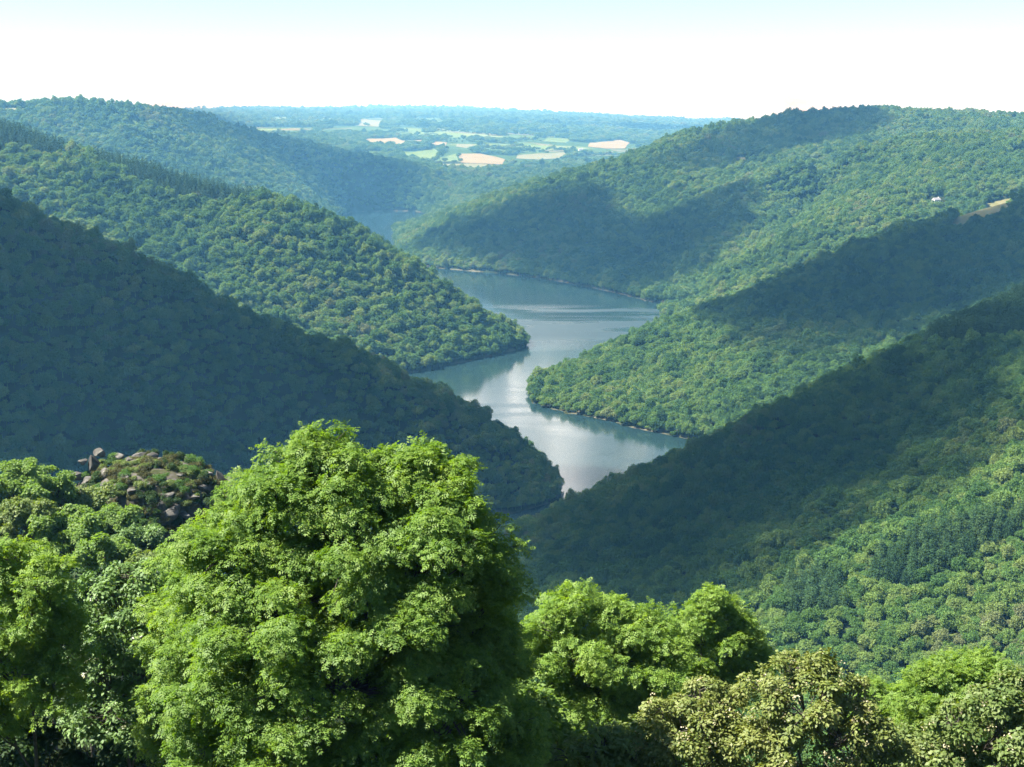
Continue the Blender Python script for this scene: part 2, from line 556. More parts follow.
# ---------------------------------------------------------------- water
def water_mat():
    m, nt, out = new_mat('lake_water')
    L = nt.links.new
    g = nd(nt, 'ShaderNodeNewGeometry')
    # calm mirror, with long wind streaks across the far reach where the surface is ruffled
    mp = nd(nt, 'ShaderNodeMapping')
    mp.inputs['Scale'].default_value = (1 / 330.0, 1 / 80.0, 1)
    mp.inputs['Rotation'].default_value = (0, 0, -.16)
    mp.inputs['Location'].default_value = (.3, .45, 0)
    L(g.outputs['Position'], mp.inputs[0])
    n = nd(nt, 'ShaderNodeTexNoise'); n.inputs['Scale'].default_value = 1; n.inputs['Detail'].default_value = 3; n.inputs['Distortion'].default_value = .5
    L(mp.outputs[0], n.inputs['Vector'])
    sx = nd(nt, 'ShaderNodeSeparateXYZ'); L(g.outputs['Position'], sx.inputs[0])
    band = ramp(nt, [(0, (0, 0, 0)), (.30, (.35, .35, .35)), (.36, (0, 0, 0)), (.52, (0, 0, 0)), (.62, (1, 1, 1)), (.80, (1, 1, 1)), (.86, (0, 0, 0))])
    yr = nd(nt, 'ShaderNodeMapRange'); L(sx.outputs[1], yr.inputs[0]); yr.inputs[1].default_value = 1000; yr.inputs[2].default_value = 2250
    L(yr.outputs[0], band.node.inputs[0])
    st_ = nd(nt, 'ShaderNodeMapRange'); L(n.outputs[0], st_.inputs[0])
    st_.inputs[1].default_value = .47; st_.inputs[2].default_value = .53
    mu = nd(nt, 'ShaderNodeMath', operation='MULTIPLY'); L(st_.outputs[0], mu.inputs[0]); L(band, mu.inputs[1])
    mr = nd(nt, 'ShaderNodeMapRange'); L(mu.outputs[0], mr.inputs[0])
    mr.inputs[3].default_value = .11; mr.inputs[4].default_value = .36
    b = nd(nt, 'ShaderNodeTexNoise'); b.inputs['Scale'].default_value = .6; b.inputs['Detail'].default_value = 2
    L(g.outputs['Position'], b.inputs['Vector'])
    bp = nd(nt, 'ShaderNodeBump'); bp.inputs['Strength'].default_value = .012; bp.inputs['Distance'].default_value = .3
    L(b.outputs[0], bp.inputs['Height'])
    p = nd(nt, 'ShaderNodeBsdfPrincipled')
    p.inputs['Base Color'].default_value = (.012, .03, .032, 1)
    p.inputs['IOR'].default_value = 1.8
    L(mr.outputs[0], p.inputs['Roughness'])
    L(bp.outputs[0], p.inputs['Normal'])
    L(p.outputs[0], out.inputs[0])
    return m


WV = [(-1000, 600, 0), (420, 600, 0), (420, 4150, 0), (-1000, 4150, 0)]
tag(link('water', mesh_from('water', WV, [(0, 1, 2, 3)], water_mat())), kind='structure')


# ---------------------------------------------------------------- leaf clouds
def quad_leaf(w=.5):
    """one kite leaf, slightly folded: (x along, y side, z up)"""
    return np.array([[[0, 0, 0], [.45, w / 2, .06], [1, 0, -.05], [.45, -w / 2, .06]]])


def compound_leaf(pairs=3, w=.17, ln=.42):
    """pinnate leaf: leaflets either side of a midrib plus one at the tip"""
    q = []
    for k in range(pairs):
        x = .18 + .62 * k / max(1, pairs - 1) * .9
        s = ln * (1 - .15 * abs(k - 1))
        for sd in (-1, 1):
            d = np.array([.55, sd * .83, -.12]); n = np.array([-.83 * sd, .55, 0]) * sd
            a = np.array([x, 0, 0]); m_ = a + d * s * .45
            q.append([a, m_ + n * w / 2 + [0, 0, .02], a + d * s, m_ - n * w / 2 + [0, 0, .02]])
    q.append([[.72, 0, 0], [.9, w / 2, .02], [1.1, 0, -.06], [.9, -w / 2, .02]])
    return np.array(q)


def place_leaves(pos, nrm, dr, size, tmpl):
    """put a leaf template at each position: x axis along dr, z axis along nrm"""
    nrm = nrm / (np.linalg.norm(nrm, axis=1, keepdims=True) + 1e-9)
    dr = dr - nrm * np.sum(dr * nrm, 1, keepdims=True)
    dr = dr / (np.linalg.norm(dr, axis=1, keepdims=True) + 1e-9)
    sd = np.cross(nrm, dr)
    T = tmpl.reshape(-1, 3)
    V = pos[:, None] + size[:, None, None] * (T[None, :, 0:1] * dr[:, None] + T[None, :, 1:2] * sd[:, None] + T[None, :, 2:3] * nrm[:, None])
    V = V.reshape(-1, 3)
    return V, np.arange(len(V), dtype=np.int32).reshape(-1, 4)


def unit(n, r):
    v = r.normal(size=(n, 3))
    return v / np.linalg.norm(v, axis=1, keepdims=True)


def crown_points(lobes, dens, r, low=-.45, boughs=0):
    """spray centres on the shells of the lobes: (centre, outward, lobe index); boughs splits each lobe into that many leafy boughs"""
    lob = np.array(lobes, float)
    own = np.arange(len(lob))
    if boughs:
        sub, own = [], []
        for i, l in enumerate(lob):
            d = unit(boughs * 3, r)
            d = d[d[:, 2] > -.55][:boughs]
            for q in d:
                rr = (.34 if boughs < 12 else .25) * (.65 + .7 * r.random())
                c = l[:3] + q * l[3:6] * (1.06 - rr + .2 * r.normal())
                sub.append((*c, *(l[3:6] * rr * np.array([1.15, 1.15, .72]))))
                own.append(i)
        shell = np.array(sub)
        own = np.array(own)
    else:
        shell = lob
    C, O, I = [], [], []
    for i, l in enumerate(shell):
        n = max(3, int(dens * (l[3] * l[4] + l[4] * l[5] + l[3] * l[5]) / 3 * 4 * PI))
        d = unit(n * 3, r)
        d = d[d[:, 2] > low - .4 * r.random(len(d))][:n]
        rad = 1 - .42 * r.random(len(d)) ** 2.2 + .1 * r.normal(size=len(d)) * .6
        p = l[:3] + d * l[3:6] * rad[:, None]
        keep = np.ones(len(p), bool)
        for j, m in enumerate(lob):
            if j != own[i]:
                q = np.linalg.norm((p - m[:3]) / m[3:6], axis=1)
                keep &= (q > .62) | (r.random(len(p)) < .1)
        C.append(p[keep]); O.append(d[keep]); I.append(np.full(keep.sum(), own[i]))
    return np.concatenate(C), np.concatenate(O), np.concatenate(I)


def foliage(C, O, r, per, crad, size, tmpl, up=.75, flat=.55, jit=.4):
    """each cluster is a drooping spray of leaves fanning from its twig end"""
    n = len(C)
    cr = crad * (.65 + .7 * r.random(n))
    k = per
    axis = O + np.array([0, 0, up]) * .8 + r.normal(size=O.shape) * .25
    axis /= np.linalg.norm(axis, axis=1, keepdims=True)
    ax = np.repeat(axis, k, 0)
    d = unit(n * k, r)
    tang = d - ax * np.sum(d * ax, 1, keepdims=True)
    rad = np.sqrt(r.random(n * k))
    crr = np.repeat(cr, k)
    pos = np.repeat(C, k, 0) + tang * (rad * crr)[:, None] + ax * (crr * flat * (.55 - rad ** 2 + .5 * (r.random(n * k) - .5)))[:, None]
    nrm = ax * .7 + np.array([0, 0, .45]) + tang * rad[:, None] * .5 + r.normal(size=pos.shape) * jit
    dr = tang * 1.0 + np.array([0, 0, -.18]) + r.normal(size=pos.shape) * .3
    sz = size * (.65 + .6 * r.random(n * k))
    return place_leaves(pos, nrm, dr, sz, tmpl)


def limbs(base, lobes, C, I, r, tr, fork, twig=.012, every=2):
    """tapered trunk, limbs to each lobe, twigs to the leaf sprays"""
    lob = np.array(lobes, float)
    segs = []
    cx, cy = np.mean(lob[:, 0]), np.mean(lob[:, 1])
    top = np.max(lob[:, 2]) * .86
    pts = [np.array(base)]
    n = 7
    for k in range(1, n + 1):
        t = k / n
        pts.append(np.array([base[0] + (cx - base[0]) * t + r.normal() * .12, base[1] + (cy - base[1]) * t + r.normal() * .12, base[2] + (top - base[2]) * t]))
    rad = [tr * (1 - .82 * (k / n) ** 1.1) for k in range(n + 1)]
    for k in range(n):
        segs.append((pts[k], pts[k + 1], rad[k] * (1.25 if k == 0 else 1), rad[k + 1]))
    P_ = np.array(pts)
    for i, l in enumerate(lob):
        end = l[:3]
        want = max(fork, end[2] - 1.1 * np.hypot(end[0] - cx, end[1] - cy) - .3)
        k = int(np.argmin(np.abs(P_[:, 2] - want)))
        a = P_[k]
        ra = min(rad[k] * .6, .02 + .03 * l[3] * (tr / .25))
        m1 = a + (end - a) * .5 + np.array([r.normal() * .1, r.normal() * .1, -.05 * np.linalg.norm(end - a)])
        segs.append((a, m1, ra, ra * .75)); segs.append((m1, end, ra * .75, ra * .45))
        idx = np.nonzero(I == i)[0][::every]
        for q in idx:
            mid = end + (C[q] - end) * .45 + r.normal(size=3) * .08
            segs.append((end if r.random() < .6 else m1, mid, ra * .4, twig * 1.5)); segs.append((mid, C[q], twig * 1.5, twig * .6))
    return tubes(segs, 5)


ASH = compound_leaf(3)
BROAD = quad_leaf(.62)
SLIM = quad_leaf(.42)

BARK = bark_mat('grey_brown_bark', (.035, .028, .02), (.09, .075, .055))
M_ASH = near_leaf_mat('ash_leaves', [(0.051, 0.107, 0.019), (0.088, 0.166, 0.023), (0.134, 0.219, 0.028), (0.195, 0.267, 0.042)], .42, (1.15, 1.2, .35), .05)


def tree(name, label, group, base, lobes, dens, per, crad, size, tmpl, mat, tr=.22, fork=None, seed=1, cat='tree', bark=None, low=-.25, up=.75, boughs=16):
    r = np.random.default_rng(seed)
    b = np.array(base, float)
    lob = [(l[0] - b[0], l[1] - b[1], l[2] - b[2], *l[3:]) for l in lobes]
    C, O, I = crown_points(lob, dens * 1.05, r, low, boughs)
    V, F = foliage(C, O, r, per, crad * .8, size, tmpl, up)
    root = bpy.data.objects.new(name, None)
    COL.objects.link(root)
    root.location = b
    root.empty_display_size = .5
    tag(root, label, cat, group)
    tv, tf = limbs((0, 0, -.6), lob, C, I, r, tr, fork if fork is not None else .35 * max(l[2] for l in lob))
    link('trunk', mesh_from('trunk', tv, tf, bark or BARK, True), root)
    link('crown', mesh_from('crown', V, F, mat), root)
    return root


def px_lobes(Y, items):
    """(px, py, radius in px, depth offset m[, vertical squash]) -> lobes in metres at distance Y"""
    out = []
    for it in items:
        px, py, rp, dy = it[:4]
        sq = it[4] if len(it) > 4 else .9
        p = at(px, py, Y + dy)
        rm = rp * (Y + dy) / FPX
        out.append((p[0], p[1], p[2], rm, rm, rm * sq))
    return out


M_BRIGHT = near_leaf_mat('yellow_green_leaves', [(0.070, 0.143, 0.025), (0.114, 0.205, 0.029), (0.169, 0.261, 0.037), (0.217, 0.299, 0.058)], .45, (1.15, 1.15, .35), .05)
M_MID = near_leaf_mat('mid_green_leaves', [(0.037, 0.085, 0.020), (0.055, 0.122, 0.024), (0.079, 0.159, 0.032), (0.110, 0.195, 0.043)], .38, (1.1, 1.15, .4), .06)
M_FRESH = near_leaf_mat('fresh_green_leaves', [(0.070, 0.135, 0.029), (0.110, 0.190, 0.036), (0.150, 0.235, 0.047), (0.190, 0.260, 0.078)], .45, (1.1, 1.15, .4), .05)
M_GREY = near_leaf_mat('grey_green_leaves', [(0.054, 0.111, 0.028), (0.084, 0.154, 0.039), (0.122, 0.204, 0.054), (0.182, 0.273, 0.089)], .3, (1.05, 1.1, .5), .08)
M_OLIVE = near_leaf_mat('olive_leaves', [(0.063, 0.096, 0.018), (0.110, 0.149, 0.027), (0.163, 0.192, 0.044), (0.206, 0.221, 0.072)], .3, (1.1, 1.05, .4), .07)
M_PALE = near_leaf_mat('pale_green_leaves', [(0.067, 0.116, 0.027), (0.098, 0.152, 0.034), (0.140, 0.189, 0.051), (0.207, 0.244, 0.098)], .36, (1.1, 1.1, .4), .06)
M_DARK = near_leaf_mat('dark_and_shaded_leaves', [(.014, .036, .008), (.022, .052, .010), (.035, .072, .014), (.05, .09, .02)], .3, (1.1, 1.15, .4), .05)  # dark green, deepened further to paint in the bottom left shade
M_HEATH = near_leaf_mat('heath_leaves', [(.050, .042, .018), (.060, .065, .022), (.080, .085, .028), (.11, .095, .04)], .2, (1, 1, .5), .04)


def blossom_mat():
    m, nt, out = new_mat('cream_blossom')
    g = nd(nt, 'ShaderNodeNewGeometry')
    c = ramp(nt, [(0, (.30, .26, .13)), (.5, (.42, .38, .22)), (1, (.55, .52, .38))], g.outputs['Random Per Island'])
    leaf_shader(nt, out, c, .3, (1, 1, .8), .02)
    return m


M_BLOSSOM = blossom_mat()


def add_blossom(root, lobes, n, size, seed, mat=None):
    """flower heads standing on the sunny outside of the crown"""
    r = np.random.default_rng(seed)
    b = np.array(root.location)
    lob = [(l[0] - b[0], l[1] - b[1], l[2] - b[2], *l[3:]) for l in lobes]
    C, O, I = crown_points(lob, n, r, -.1)
    V, F = foliage(C * 1.0 + O * .08, O, r, 9, .13, size, BROAD, .9, .6, .8)
    link('blossom', mesh_from('blossom', V, F, mat or M_BLOSSOM), root)


def stand(px, Y, drop=0.0):
    x = at(px, 600, Y)[0]
    return (x, Y, float(height(x, Y)) - drop)


LB = {}
LB['ash'] = px_lobes(39, [(320, 452, 30, 0), (312, 480, 46, -.2), (282, 500, 40, -1), (350, 484, 34, 1.2), (418, 466, 26, .4), (410, 488, 40, .6), (436, 490, 34, 0), (450, 512, 34, -.6), (252, 528, 52, .4), (228, 560, 42, -1.0), (350, 540, 78, -.6), (436, 556, 62, -1.4), (474, 556, 38, .4), (496, 592, 28, -.4),
                          (208, 606, 44, .5), (282, 618, 78, -1.6), (400, 630, 82, -2.0), (470, 640, 54, -.6), (502, 668, 28, .3), (196, 668, 44, -.2), (330, 690, 80, -2.6), (440, 706, 72, -2.6), (494, 728, 46, -1.0), (236, 700, 60, -1.8), (204, 744, 48, -1.6), (300, 768, 74, -3.0), (400, 776, 74, -3.2), (480, 778, 56, -2.2),
                          (320, 600, 80, 1.8), (430, 620, 80, 2.0), (380, 720, 90, 1.5)])
LB['ash_left'] = px_lobes(44.5, [(218, 540, 32, 0), (192, 566, 32, -.4), (182, 606, 32, .3), (210, 616, 44, -.6), (176, 652, 34, -.4), (198, 680, 44, -.8), (168, 704, 30, 0), (180, 738, 46, -.8), (215, 760, 46, -.6)])
LB['yellow'] = px_lobes(42, [(18, 566, 32, 0), (44, 582, 26, -.5), (-8, 590, 34, .2), (56, 612, 26, .4), (22, 622, 40, -.6), (62, 650, 28, 0), (8, 668, 44, -.5), (48, 690, 34, -.6), (-12, 715, 44, .3)])
LB['grey'] = px_lobes(46, [(112, 596, 28, 0), (136, 576, 22, .4), (92, 622, 30, -.2), (132, 630, 36, -.6), (100, 668, 36, -.3), (142, 678, 34, .2), (112, 716, 40, -.6), (150, 738, 36, -.4)])
LB['under'] = px_lobes(50, [(20, 730, 50, 0), (70, 700, 50, .5), (118, 740, 50, .2), (40, 780, 60, -.5), (165, 755, 50, .3), (-10, 690, 40, 0), (90, 770, 50, 0), (95, 690, 44, -1.5), (85, 655, 40, 2), (140, 700, 44, 2), (30, 690, 44, 2)])
LB['right'] = px_lobes(50, [(572, 612, 26, 0), (546, 630, 28, -.5), (604, 620, 28, .3), (630, 630, 26, 0), (652, 626, 24, .4), (664, 652, 24, -.4), (534, 660, 28, .4), (572, 662, 40, -.9), (622, 670, 38, -.7), (540, 706, 34, -.2), (590, 716, 42, -1), (648, 694, 30, -.6), (636, 740, 40, -.6), (552, 752, 38, -.5), (590, 660, 60, 1.8), (600, 730, 70, 2.0), (660, 720, 40, 1)])
LB['slim'] = px_lobes(57, [(714, 606, 20, 0), (693, 620, 20, -.3), (732, 618, 17, .3), (746, 640, 15, .2), (700, 645, 26, -.3), (728, 650, 26, -.5), (756, 662, 16, 0), (688, 672, 26, -.2), (736, 680, 28, 0), (712, 694, 30, -.3)])
LB['behind'] = px_lobes(62, [(650, 660, 30, 0), (668, 688, 30, -.4), (640, 690, 32, .2), (690, 700, 30, .3), (660, 720, 40, 0), (700, 736, 40, 0)])
LB['between'] = px_lobes(58, [(878, 700, 22, 0), (894, 712, 24, -.3), (868, 728, 30, 0), (900, 740, 30, 0), (884, 764, 34, -.3)])
LB['hollow'] = px_lobes(44, [(536, 706, 24, 0), (524, 730, 26, -.3), (552, 734, 28, 0), (530, 762, 34, -.2), (562, 768, 30, .2)])
LB['filler'] = px_lobes(60, [(150, 590, 24, 0), (164, 604, 24, -.4), (138, 612, 24, .3), (158, 636, 30, 0), (140, 660, 34, 0), (168, 680, 36, .2)])
LB['low'] = px_lobes(40.5, [(600, 746, 30, 0), (572, 758, 28, .3), (632, 748, 26, .2), (618, 776, 36, -.3), (650, 768, 26, .2)])
LB['pale1'] = px_lobes(41, [(696, 696, 24, .2), (668, 712, 26, -.2), (724, 706, 24, 0), (700, 732, 38, -.6), (664, 748, 34, -.3), (740, 742, 32, -.2), (706, 772, 42, -.5)])
LB['pale2'] = px_lobes(40, [(792, 676, 25, .2), (820, 678, 26, 0), (768, 696, 24, -.2), (846, 700, 26, .2), (806, 712, 38, -.7), (770, 734, 32, -.4), (868, 728, 26, 0), (842, 742, 40, -.7), (886, 752, 24, .2), (790, 766, 42, -.8), (850, 780, 40, -.6)])
LB['fresh'] = px_lobes(53, [(936, 676, 23, 0), (962, 670, 21, .3), (914, 696, 22, -.3), (950, 700, 30, -.5), (988, 672, 18, 0), (1000, 690, 24, .3), (924, 728, 30, -.2), (974, 724, 32, 0)])
LB['corner'] = px_lobes(43, [(988, 704, 26, 0), (1016, 694, 26, .3), (956, 728, 28, -.2), (1002, 738, 38, -.6), (1040, 726, 36, 0), (920, 748, 24, .2), (944, 764, 32, -.3), (900, 768, 24, .2), (1000, 780, 44, -.6)])

tree('ash_tree', 'largest bright green ash tree rising in the middle of the near trees', 'trees on the slope below the viewpoint', stand(360, 39), LB['ash'], 4.6, 26, .46, .25, ASH, M_ASH, .3, seed=3, boughs=24, low=-.1, cat='tree')
tree('ash_tree', 'loose yellow-green ash leaning against the left side of the largest ash', 'trees on the slope below the viewpoint', stand(190, 44.5), LB['ash_left'], 4.6, 26, .42, .27, ASH, M_BRIGHT, .16, seed=4)
tree('ash_tree', 'bright yellow-green tree at the left edge below the far leafy spur', 'trees on the slope below the viewpoint', stand(15, 42), LB['yellow'], 4.8, 26, .40, .26, ASH, M_BRIGHT, .16, seed=5)
t4 = tree('whitebeam_tree', 'dull grey-green tree with sparse white blossom between two yellow-green trees', 'trees on the slope below the viewpoint', stand(118, 46), LB['grey'], 4.6, 34, .38, .15, BROAD, M_GREY, .14, seed=6)


def white_mat():
    m, nt, out = new_mat('white_blossom')
    g = nd(nt, 'ShaderNodeNewGeometry')
    c = ramp(nt, [(0, (.5, .52, .42)), (1, (.72, .72, .64))], g.outputs['Random Per Island'])
    leaf_shader(nt, out, c, .3, (1, 1, .9), .02)
    return m


add_blossom(t4, LB['grey'], .35, .11, 61, white_mat())
tree('understorey_tree', 'dark shaded tree in the bottom left corner behind the yellow-green one', 'trees on the slope below the viewpoint', stand(70, 50), LB['under'], 4.0, 30, .5, .2, BROAD, M_DARK, .12, seed=7)  # part of its shade is put into the darkened leaf colour
tree('ash_tree', 'broad bright green tree with several rounded tops right of the largest ash', 'trees on the slope below the viewpoint', stand(600, 50), LB['right'], 4.6, 28, .42, .27, ASH, M_BRIGHT, .2, seed=8)
tree('ash_tree', 'slender pale tree with a single narrow top behind the cream-flowered ones', 'trees on the slope below the viewpoint', stand(720, 57), LB['slim'], 4.6, 28, .44, .27, ASH, M_BRIGHT, .15, seed=9)
tree('young_tree', 'low pale green tree at the bottom edge under the broad bright tree', 'trees on the slope below the viewpoint', stand(610, 40.5), LB['low'], 5.0, 34, .36, .15, BROAD, M_PALE, .1, seed=10)
t9 = tree('chestnut_tree', 'smaller olive tree with cream blossom left of the round olive one', 'trees on the slope below the viewpoint', stand(700, 41), LB['pale1'], 5.6, 38, .36, .13, BROAD, M_OLIVE, .15, seed=12)
add_blossom(t9, LB['pale1'], 1.3, .07, 62)
t10 = tree('chestnut_tree', 'large round olive tree thick with cream blossom at the bottom edge', 'trees on the slope below the viewpoint', stand(815, 40), LB['pale2'], 5.6, 38, .36, .13, BROAD, M_OLIVE, .17, seed=13)
add_blossom(t10, LB['pale2'], 1.5, .07, 63)
tree('maple_tree', 'vivid fresh green tree standing behind the pale tree in the bottom right corner', 'trees on the slope below the viewpoint', stand(955, 53), LB['fresh'], 4.6, 28, .42, .26, ASH, M_BRIGHT, .16, seed=14)
t12 = tree('chestnut_tree', 'pale olive tree in the bottom right corner with a little cream blossom', 'trees on the slope below the viewpoint', stand(985, 43), LB['corner'], 5.0, 34, .36, .16, BROAD, M_PALE, .16, seed=15)
add_blossom(t12, LB['corner'], 1.0, .08, 64)

tree('ash_tree', 'bright tree partly hidden behind the broad bright tree and the cream-flowered ones', 'trees on the slope below the viewpoint', stand(670, 62), LB['behind'], 4.2, 28, .46, .27, ASH, M_ASH, .15, seed=16)
tree('ash_tree', 'yellow-green tree squeezed between the round olive one and the vivid green one', 'trees on the slope below the viewpoint', stand(885, 58), LB['between'], 4.4, 28, .44, .27, ASH, M_BRIGHT, .13, seed=17)
tree('young_tree', 'low bright tree in the hollow against the right foot of the largest ash', 'trees on the slope below the viewpoint', stand(540, 44), LB['hollow'], 4.8, 30, .4, .2, BROAD, M_FRESH, .1, seed=18)
tree('broadleaf_tree', 'fresh green tree behind the white-blossomed grey-green one', 'trees on the slope below the viewpoint', stand(152, 60), LB['filler'], 4.2, 28, .46, .22, BROAD, M_FRESH, .13, seed=19)

# the leafy spur on the left, a hundred metres and more away
SPUR = [
    (8, 474, 32, 136, M_FRESH, 'mid green tree at the left edge, highest of those on the leafy spur'),
    (46, 482, 28, 140, M_FRESH, 'rounded green tree on the leafy spur next to the highest one at the edge'),
    (82, 498, 27, 142, M_PALE, 'grey-green tree on the leafy spur just left of the rocky knoll'),
    (114, 514, 24, 138, M_FRESH, 'green tree under the left end of the rocky knoll'),
    (140, 532, 20, 134, M_GREY, 'small grey-green tree in front of the middle of the rocky knoll'),
    (20, 512, 34, 122, M_PALE, 'pale green tree on the spur above the bright yellow-green edge tree'),
    (64, 522, 32, 120, M_FRESH, 'broad green tree in the middle of the leafy spur'),
    (106, 546, 30, 116, M_FRESH, 'green tree on the spur above the white-blossomed grey-green one'),
    (146, 562, 26, 112, M_PALE, 'pale green tree on the spur beside the loose yellow-green ash'),
    (176, 552, 22, 128, M_BRIGHT, 'yellowish tree below the boulders at the foot of the rocky knoll'),
    (200, 530, 20, 132, M_BRIGHT, 'small yellow-green tree against the right foot of the rocky knoll'),
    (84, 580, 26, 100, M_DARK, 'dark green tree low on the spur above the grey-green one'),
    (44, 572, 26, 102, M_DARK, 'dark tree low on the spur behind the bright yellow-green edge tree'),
]
rs = np.random.default_rng(77)
for n_, (px, py, rp, Y, mt, lab) in enumerate(SPUR):
    it = [(px, py + rp * .2, rp * .7, 0)]
    for k in range(12):
        a = rs.random() * 2 * PI
        it.append((px + rp * .8 * math.cos(a), py + rp * (.25 + .5 * rs.random()) - rp * .55 * rs.random(), rp * (.2 + .2 * rs.random()), (rs.random() - .7) * 1.3 * rp * Y / FPX))
    it += [(px - rp * .5, py + rp * .9, rp * .6, 0), (px + rp * .5, py + rp * .95, rp * .6, 0), (px, py + rp * 1.4, rp * .7, -.5)]
    l_ = px_lobes(Y, it)
    x_ = at(px, py, Y)[0]
    gz = min(float(height(x_, Y)), min(q[2] - q[5] for q in l_) - 1.0)
    tree('broadleaf_tree', lab, 'trees on the leafy spur', (x_, Y, gz), l_, 2.6, 24, .55, .27, BROAD, mt, .2, seed=300 + n_, boughs=11)

# ---------------------------------------------------------------- the rocky knoll
def rock_mat():
    m, nt, out = new_mat('lichened_granite')
    L = nt.links.new
    tc = nd(nt, 'ShaderNodeTexCoord')
    oi = nd(nt, 'ShaderNodeObjectInfo')
    n = nd(nt, 'ShaderNodeTexNoise'); n.inputs['Scale'].default_value = 1.4; n.inputs['Detail'].default_value = 8; n.inputs['Roughness'].default_value = .65
    L(tc.outputs['Object'], n.inputs['Vector'])
    c = ramp(nt, [(.3, (.028, .026, .021)), (.46, (.062, .057, .046)), (.58, (.115, .108, .090)), (.74, (.24, .23, .20))], n.outputs[0])
    hv = nd(nt, 'ShaderNodeHueSaturation'); L(c, hv.inputs['Color'])
    mr = nd(nt, 'ShaderNodeMapRange'); L(oi.outputs['Random'], mr.inputs[0]); mr.inputs[3].default_value = .6; mr.inputs[4].default_value = 1.2
    L(mr.outputs[0], hv.inputs['Value'])
    p = nd(nt, 'ShaderNodeBsdfPrincipled'); p.inputs['Roughness'].default_value = .9
    L(hv.outputs[0], p.inputs['Base Color'])
    b = nd(nt, 'ShaderNodeBump'); b.inputs['Strength'].default_value = .8; L(n.outputs[0], b.inputs['Height']); L(b.outputs[0], p.inputs['Normal'])
    L(p.outputs[0], out.inputs[0])
    return m


def heath_mat():
    m, nt, out = new_mat('heathy_rock_ground')
    L = nt.links.new
    tc = nd(nt, 'ShaderNodeTexCoord')
    n = nd(nt, 'ShaderNodeTexNoise'); n.inputs['Scale'].default_value = .7; n.inputs['Detail'].default_value = 8
    L(tc.outputs['Object'], n.inputs['Vector'])
    c = ramp(nt, [(.35, (.035, .045, .018)), (.47, (.06, .058, .035)), (.56, (.085, .078, .068)), (.64, (.11, .105, .09)), (.75, (.06, .065, .03))], n.outputs[0])
    p = nd(nt, 'ShaderNodeBsdfDiffuse'); L(c, p.inputs[0]); L(p.outputs[0], out.inputs[0])
    return m


M_ROCK = rock_mat()
KC = at(152, 512, 152)
kv, kf = icosphere(5)
kd = kv.copy()
kn = fbm(kv[:, 0] * 3 + 5, kv[:, 1] * 3 + kv[:, 2] * 2.3, 1.1, 41, 4)
KR = np.array([9.4, 6.5, 5.9])
kd = kv * KR * (1 + .06 * kn + .035 * fbm(kv[:, 0] * 9 + kv[:, 1] * 3, kv[:, 2] * 9 + kv[:, 1] * 6, 1.0, 43, 4))[:, None]
knoll = link('rocky_knoll', mesh_from('rocky_knoll', kd, kf, heath_mat(), True), None, KC)
tag(knoll, 'heathy rocky knoll rising from the leafy spur, strewn with boulders', 'knoll')


def boulder_mesh(seed):
    r = np.random.default_rng(seed)
    v = ICO3[0] * np.array([1, .85, .8]) * .62
    for k in range(13):
        n = unit(1, r)[0]
        d = .24 + .17 * r.random()
        h = v @ n
        v = v - np.clip(h - d, 0, None)[:, None] * n * .96
    nn = fbm(v[:, 0] * 3 + seed, v[:, 1] * 3 + v[:, 2] * 4, 1.0, seed, 4)
    v = v * (1 + .06 * nn)[:, None]
    return mesh_from('boulder', v, ICO3[1], M_ROCK)


BM = [boulder_mesh(500 + k) for k in range(7)]


def knoll_hit(px, py):
    """point of the knoll's surface seen at this pixel"""
    d = ray(px, py)
    t = np.linspace(140, 156, 400) / d[1]
    p = EYE + d * t[:, None]
    q = np.linalg.norm((p - KC) / KR, axis=1)
    k = int(np.argmax(q < 1.0)) if (q < 1.0).any() else int(np.argmin(q))
    return p[k]


BLD = [(101, 454, 1.5, 1.0, 1.1, 'pale topped boulder at the upper left of the rocky knoll'), (94, 467, 1.7, 1.2, 2.3, 'tall upright grey block at the left end of the rocky knoll'), (106, 474, 1.5, 1.2, 1.2, None), (118, 458, 1.8, 1.2, 1.0, None), (131, 461, 1.6, 1.0, .8, None), (139, 457, 1.7, 1.3, 1.1, None),
       (154, 458, 1.5, 1.3, 1.5, 'squarish block in the middle of the knoll skyline'), (162, 462, 1.3, 1, .8, None), (188, 460, 2.0, 1, .7, None), (198, 463, 1.3, 1, .8, None), (168, 497, 1.7, 1.2, 1.1, 'whitish block low in the middle of the rocky knoll'), (195, 498, 1.2, 1, .9, 'small white boulder low on the right of the rocky knoll'),
       (168, 515, 1.9, 1.3, 1.4, 'lowest pale boulder at the foot of the rocky knoll'), (163, 508, 1.2, 1, 1.6, None), (176, 508, 1.3, 1, 1.0, None), (220, 482, 1.4, 1.2, 2.2, 'tall dark block at the right end of the rocky knoll'), (231, 484, 1.3, 1, 1.6, None), (116, 488, 1.7, 1.2, 1.0, None), (105, 487, 1.3, 1, .9, None), (76, 476, 1.5, 1, .9, None), (84, 462, 1.0, 1, .8, None),
       (126, 478, 1.2, 1, .7, None), (143, 470, 1.0, 1, .6, None), (208, 474, 1.2, 1, .8, None), (180, 476, 1.0, 1, .6, None), (132, 492, 1.4, 1, .8, None), (150, 484, .9, 1, .6, None), (204, 488, 1.1, 1, .9, None), (90, 482, 1.3, 1, 1, None), (160, 522, 1.4, 1, 1.2, None), (186, 516, 1.1, 1, .8, None)]
rb = np.random.default_rng(5)
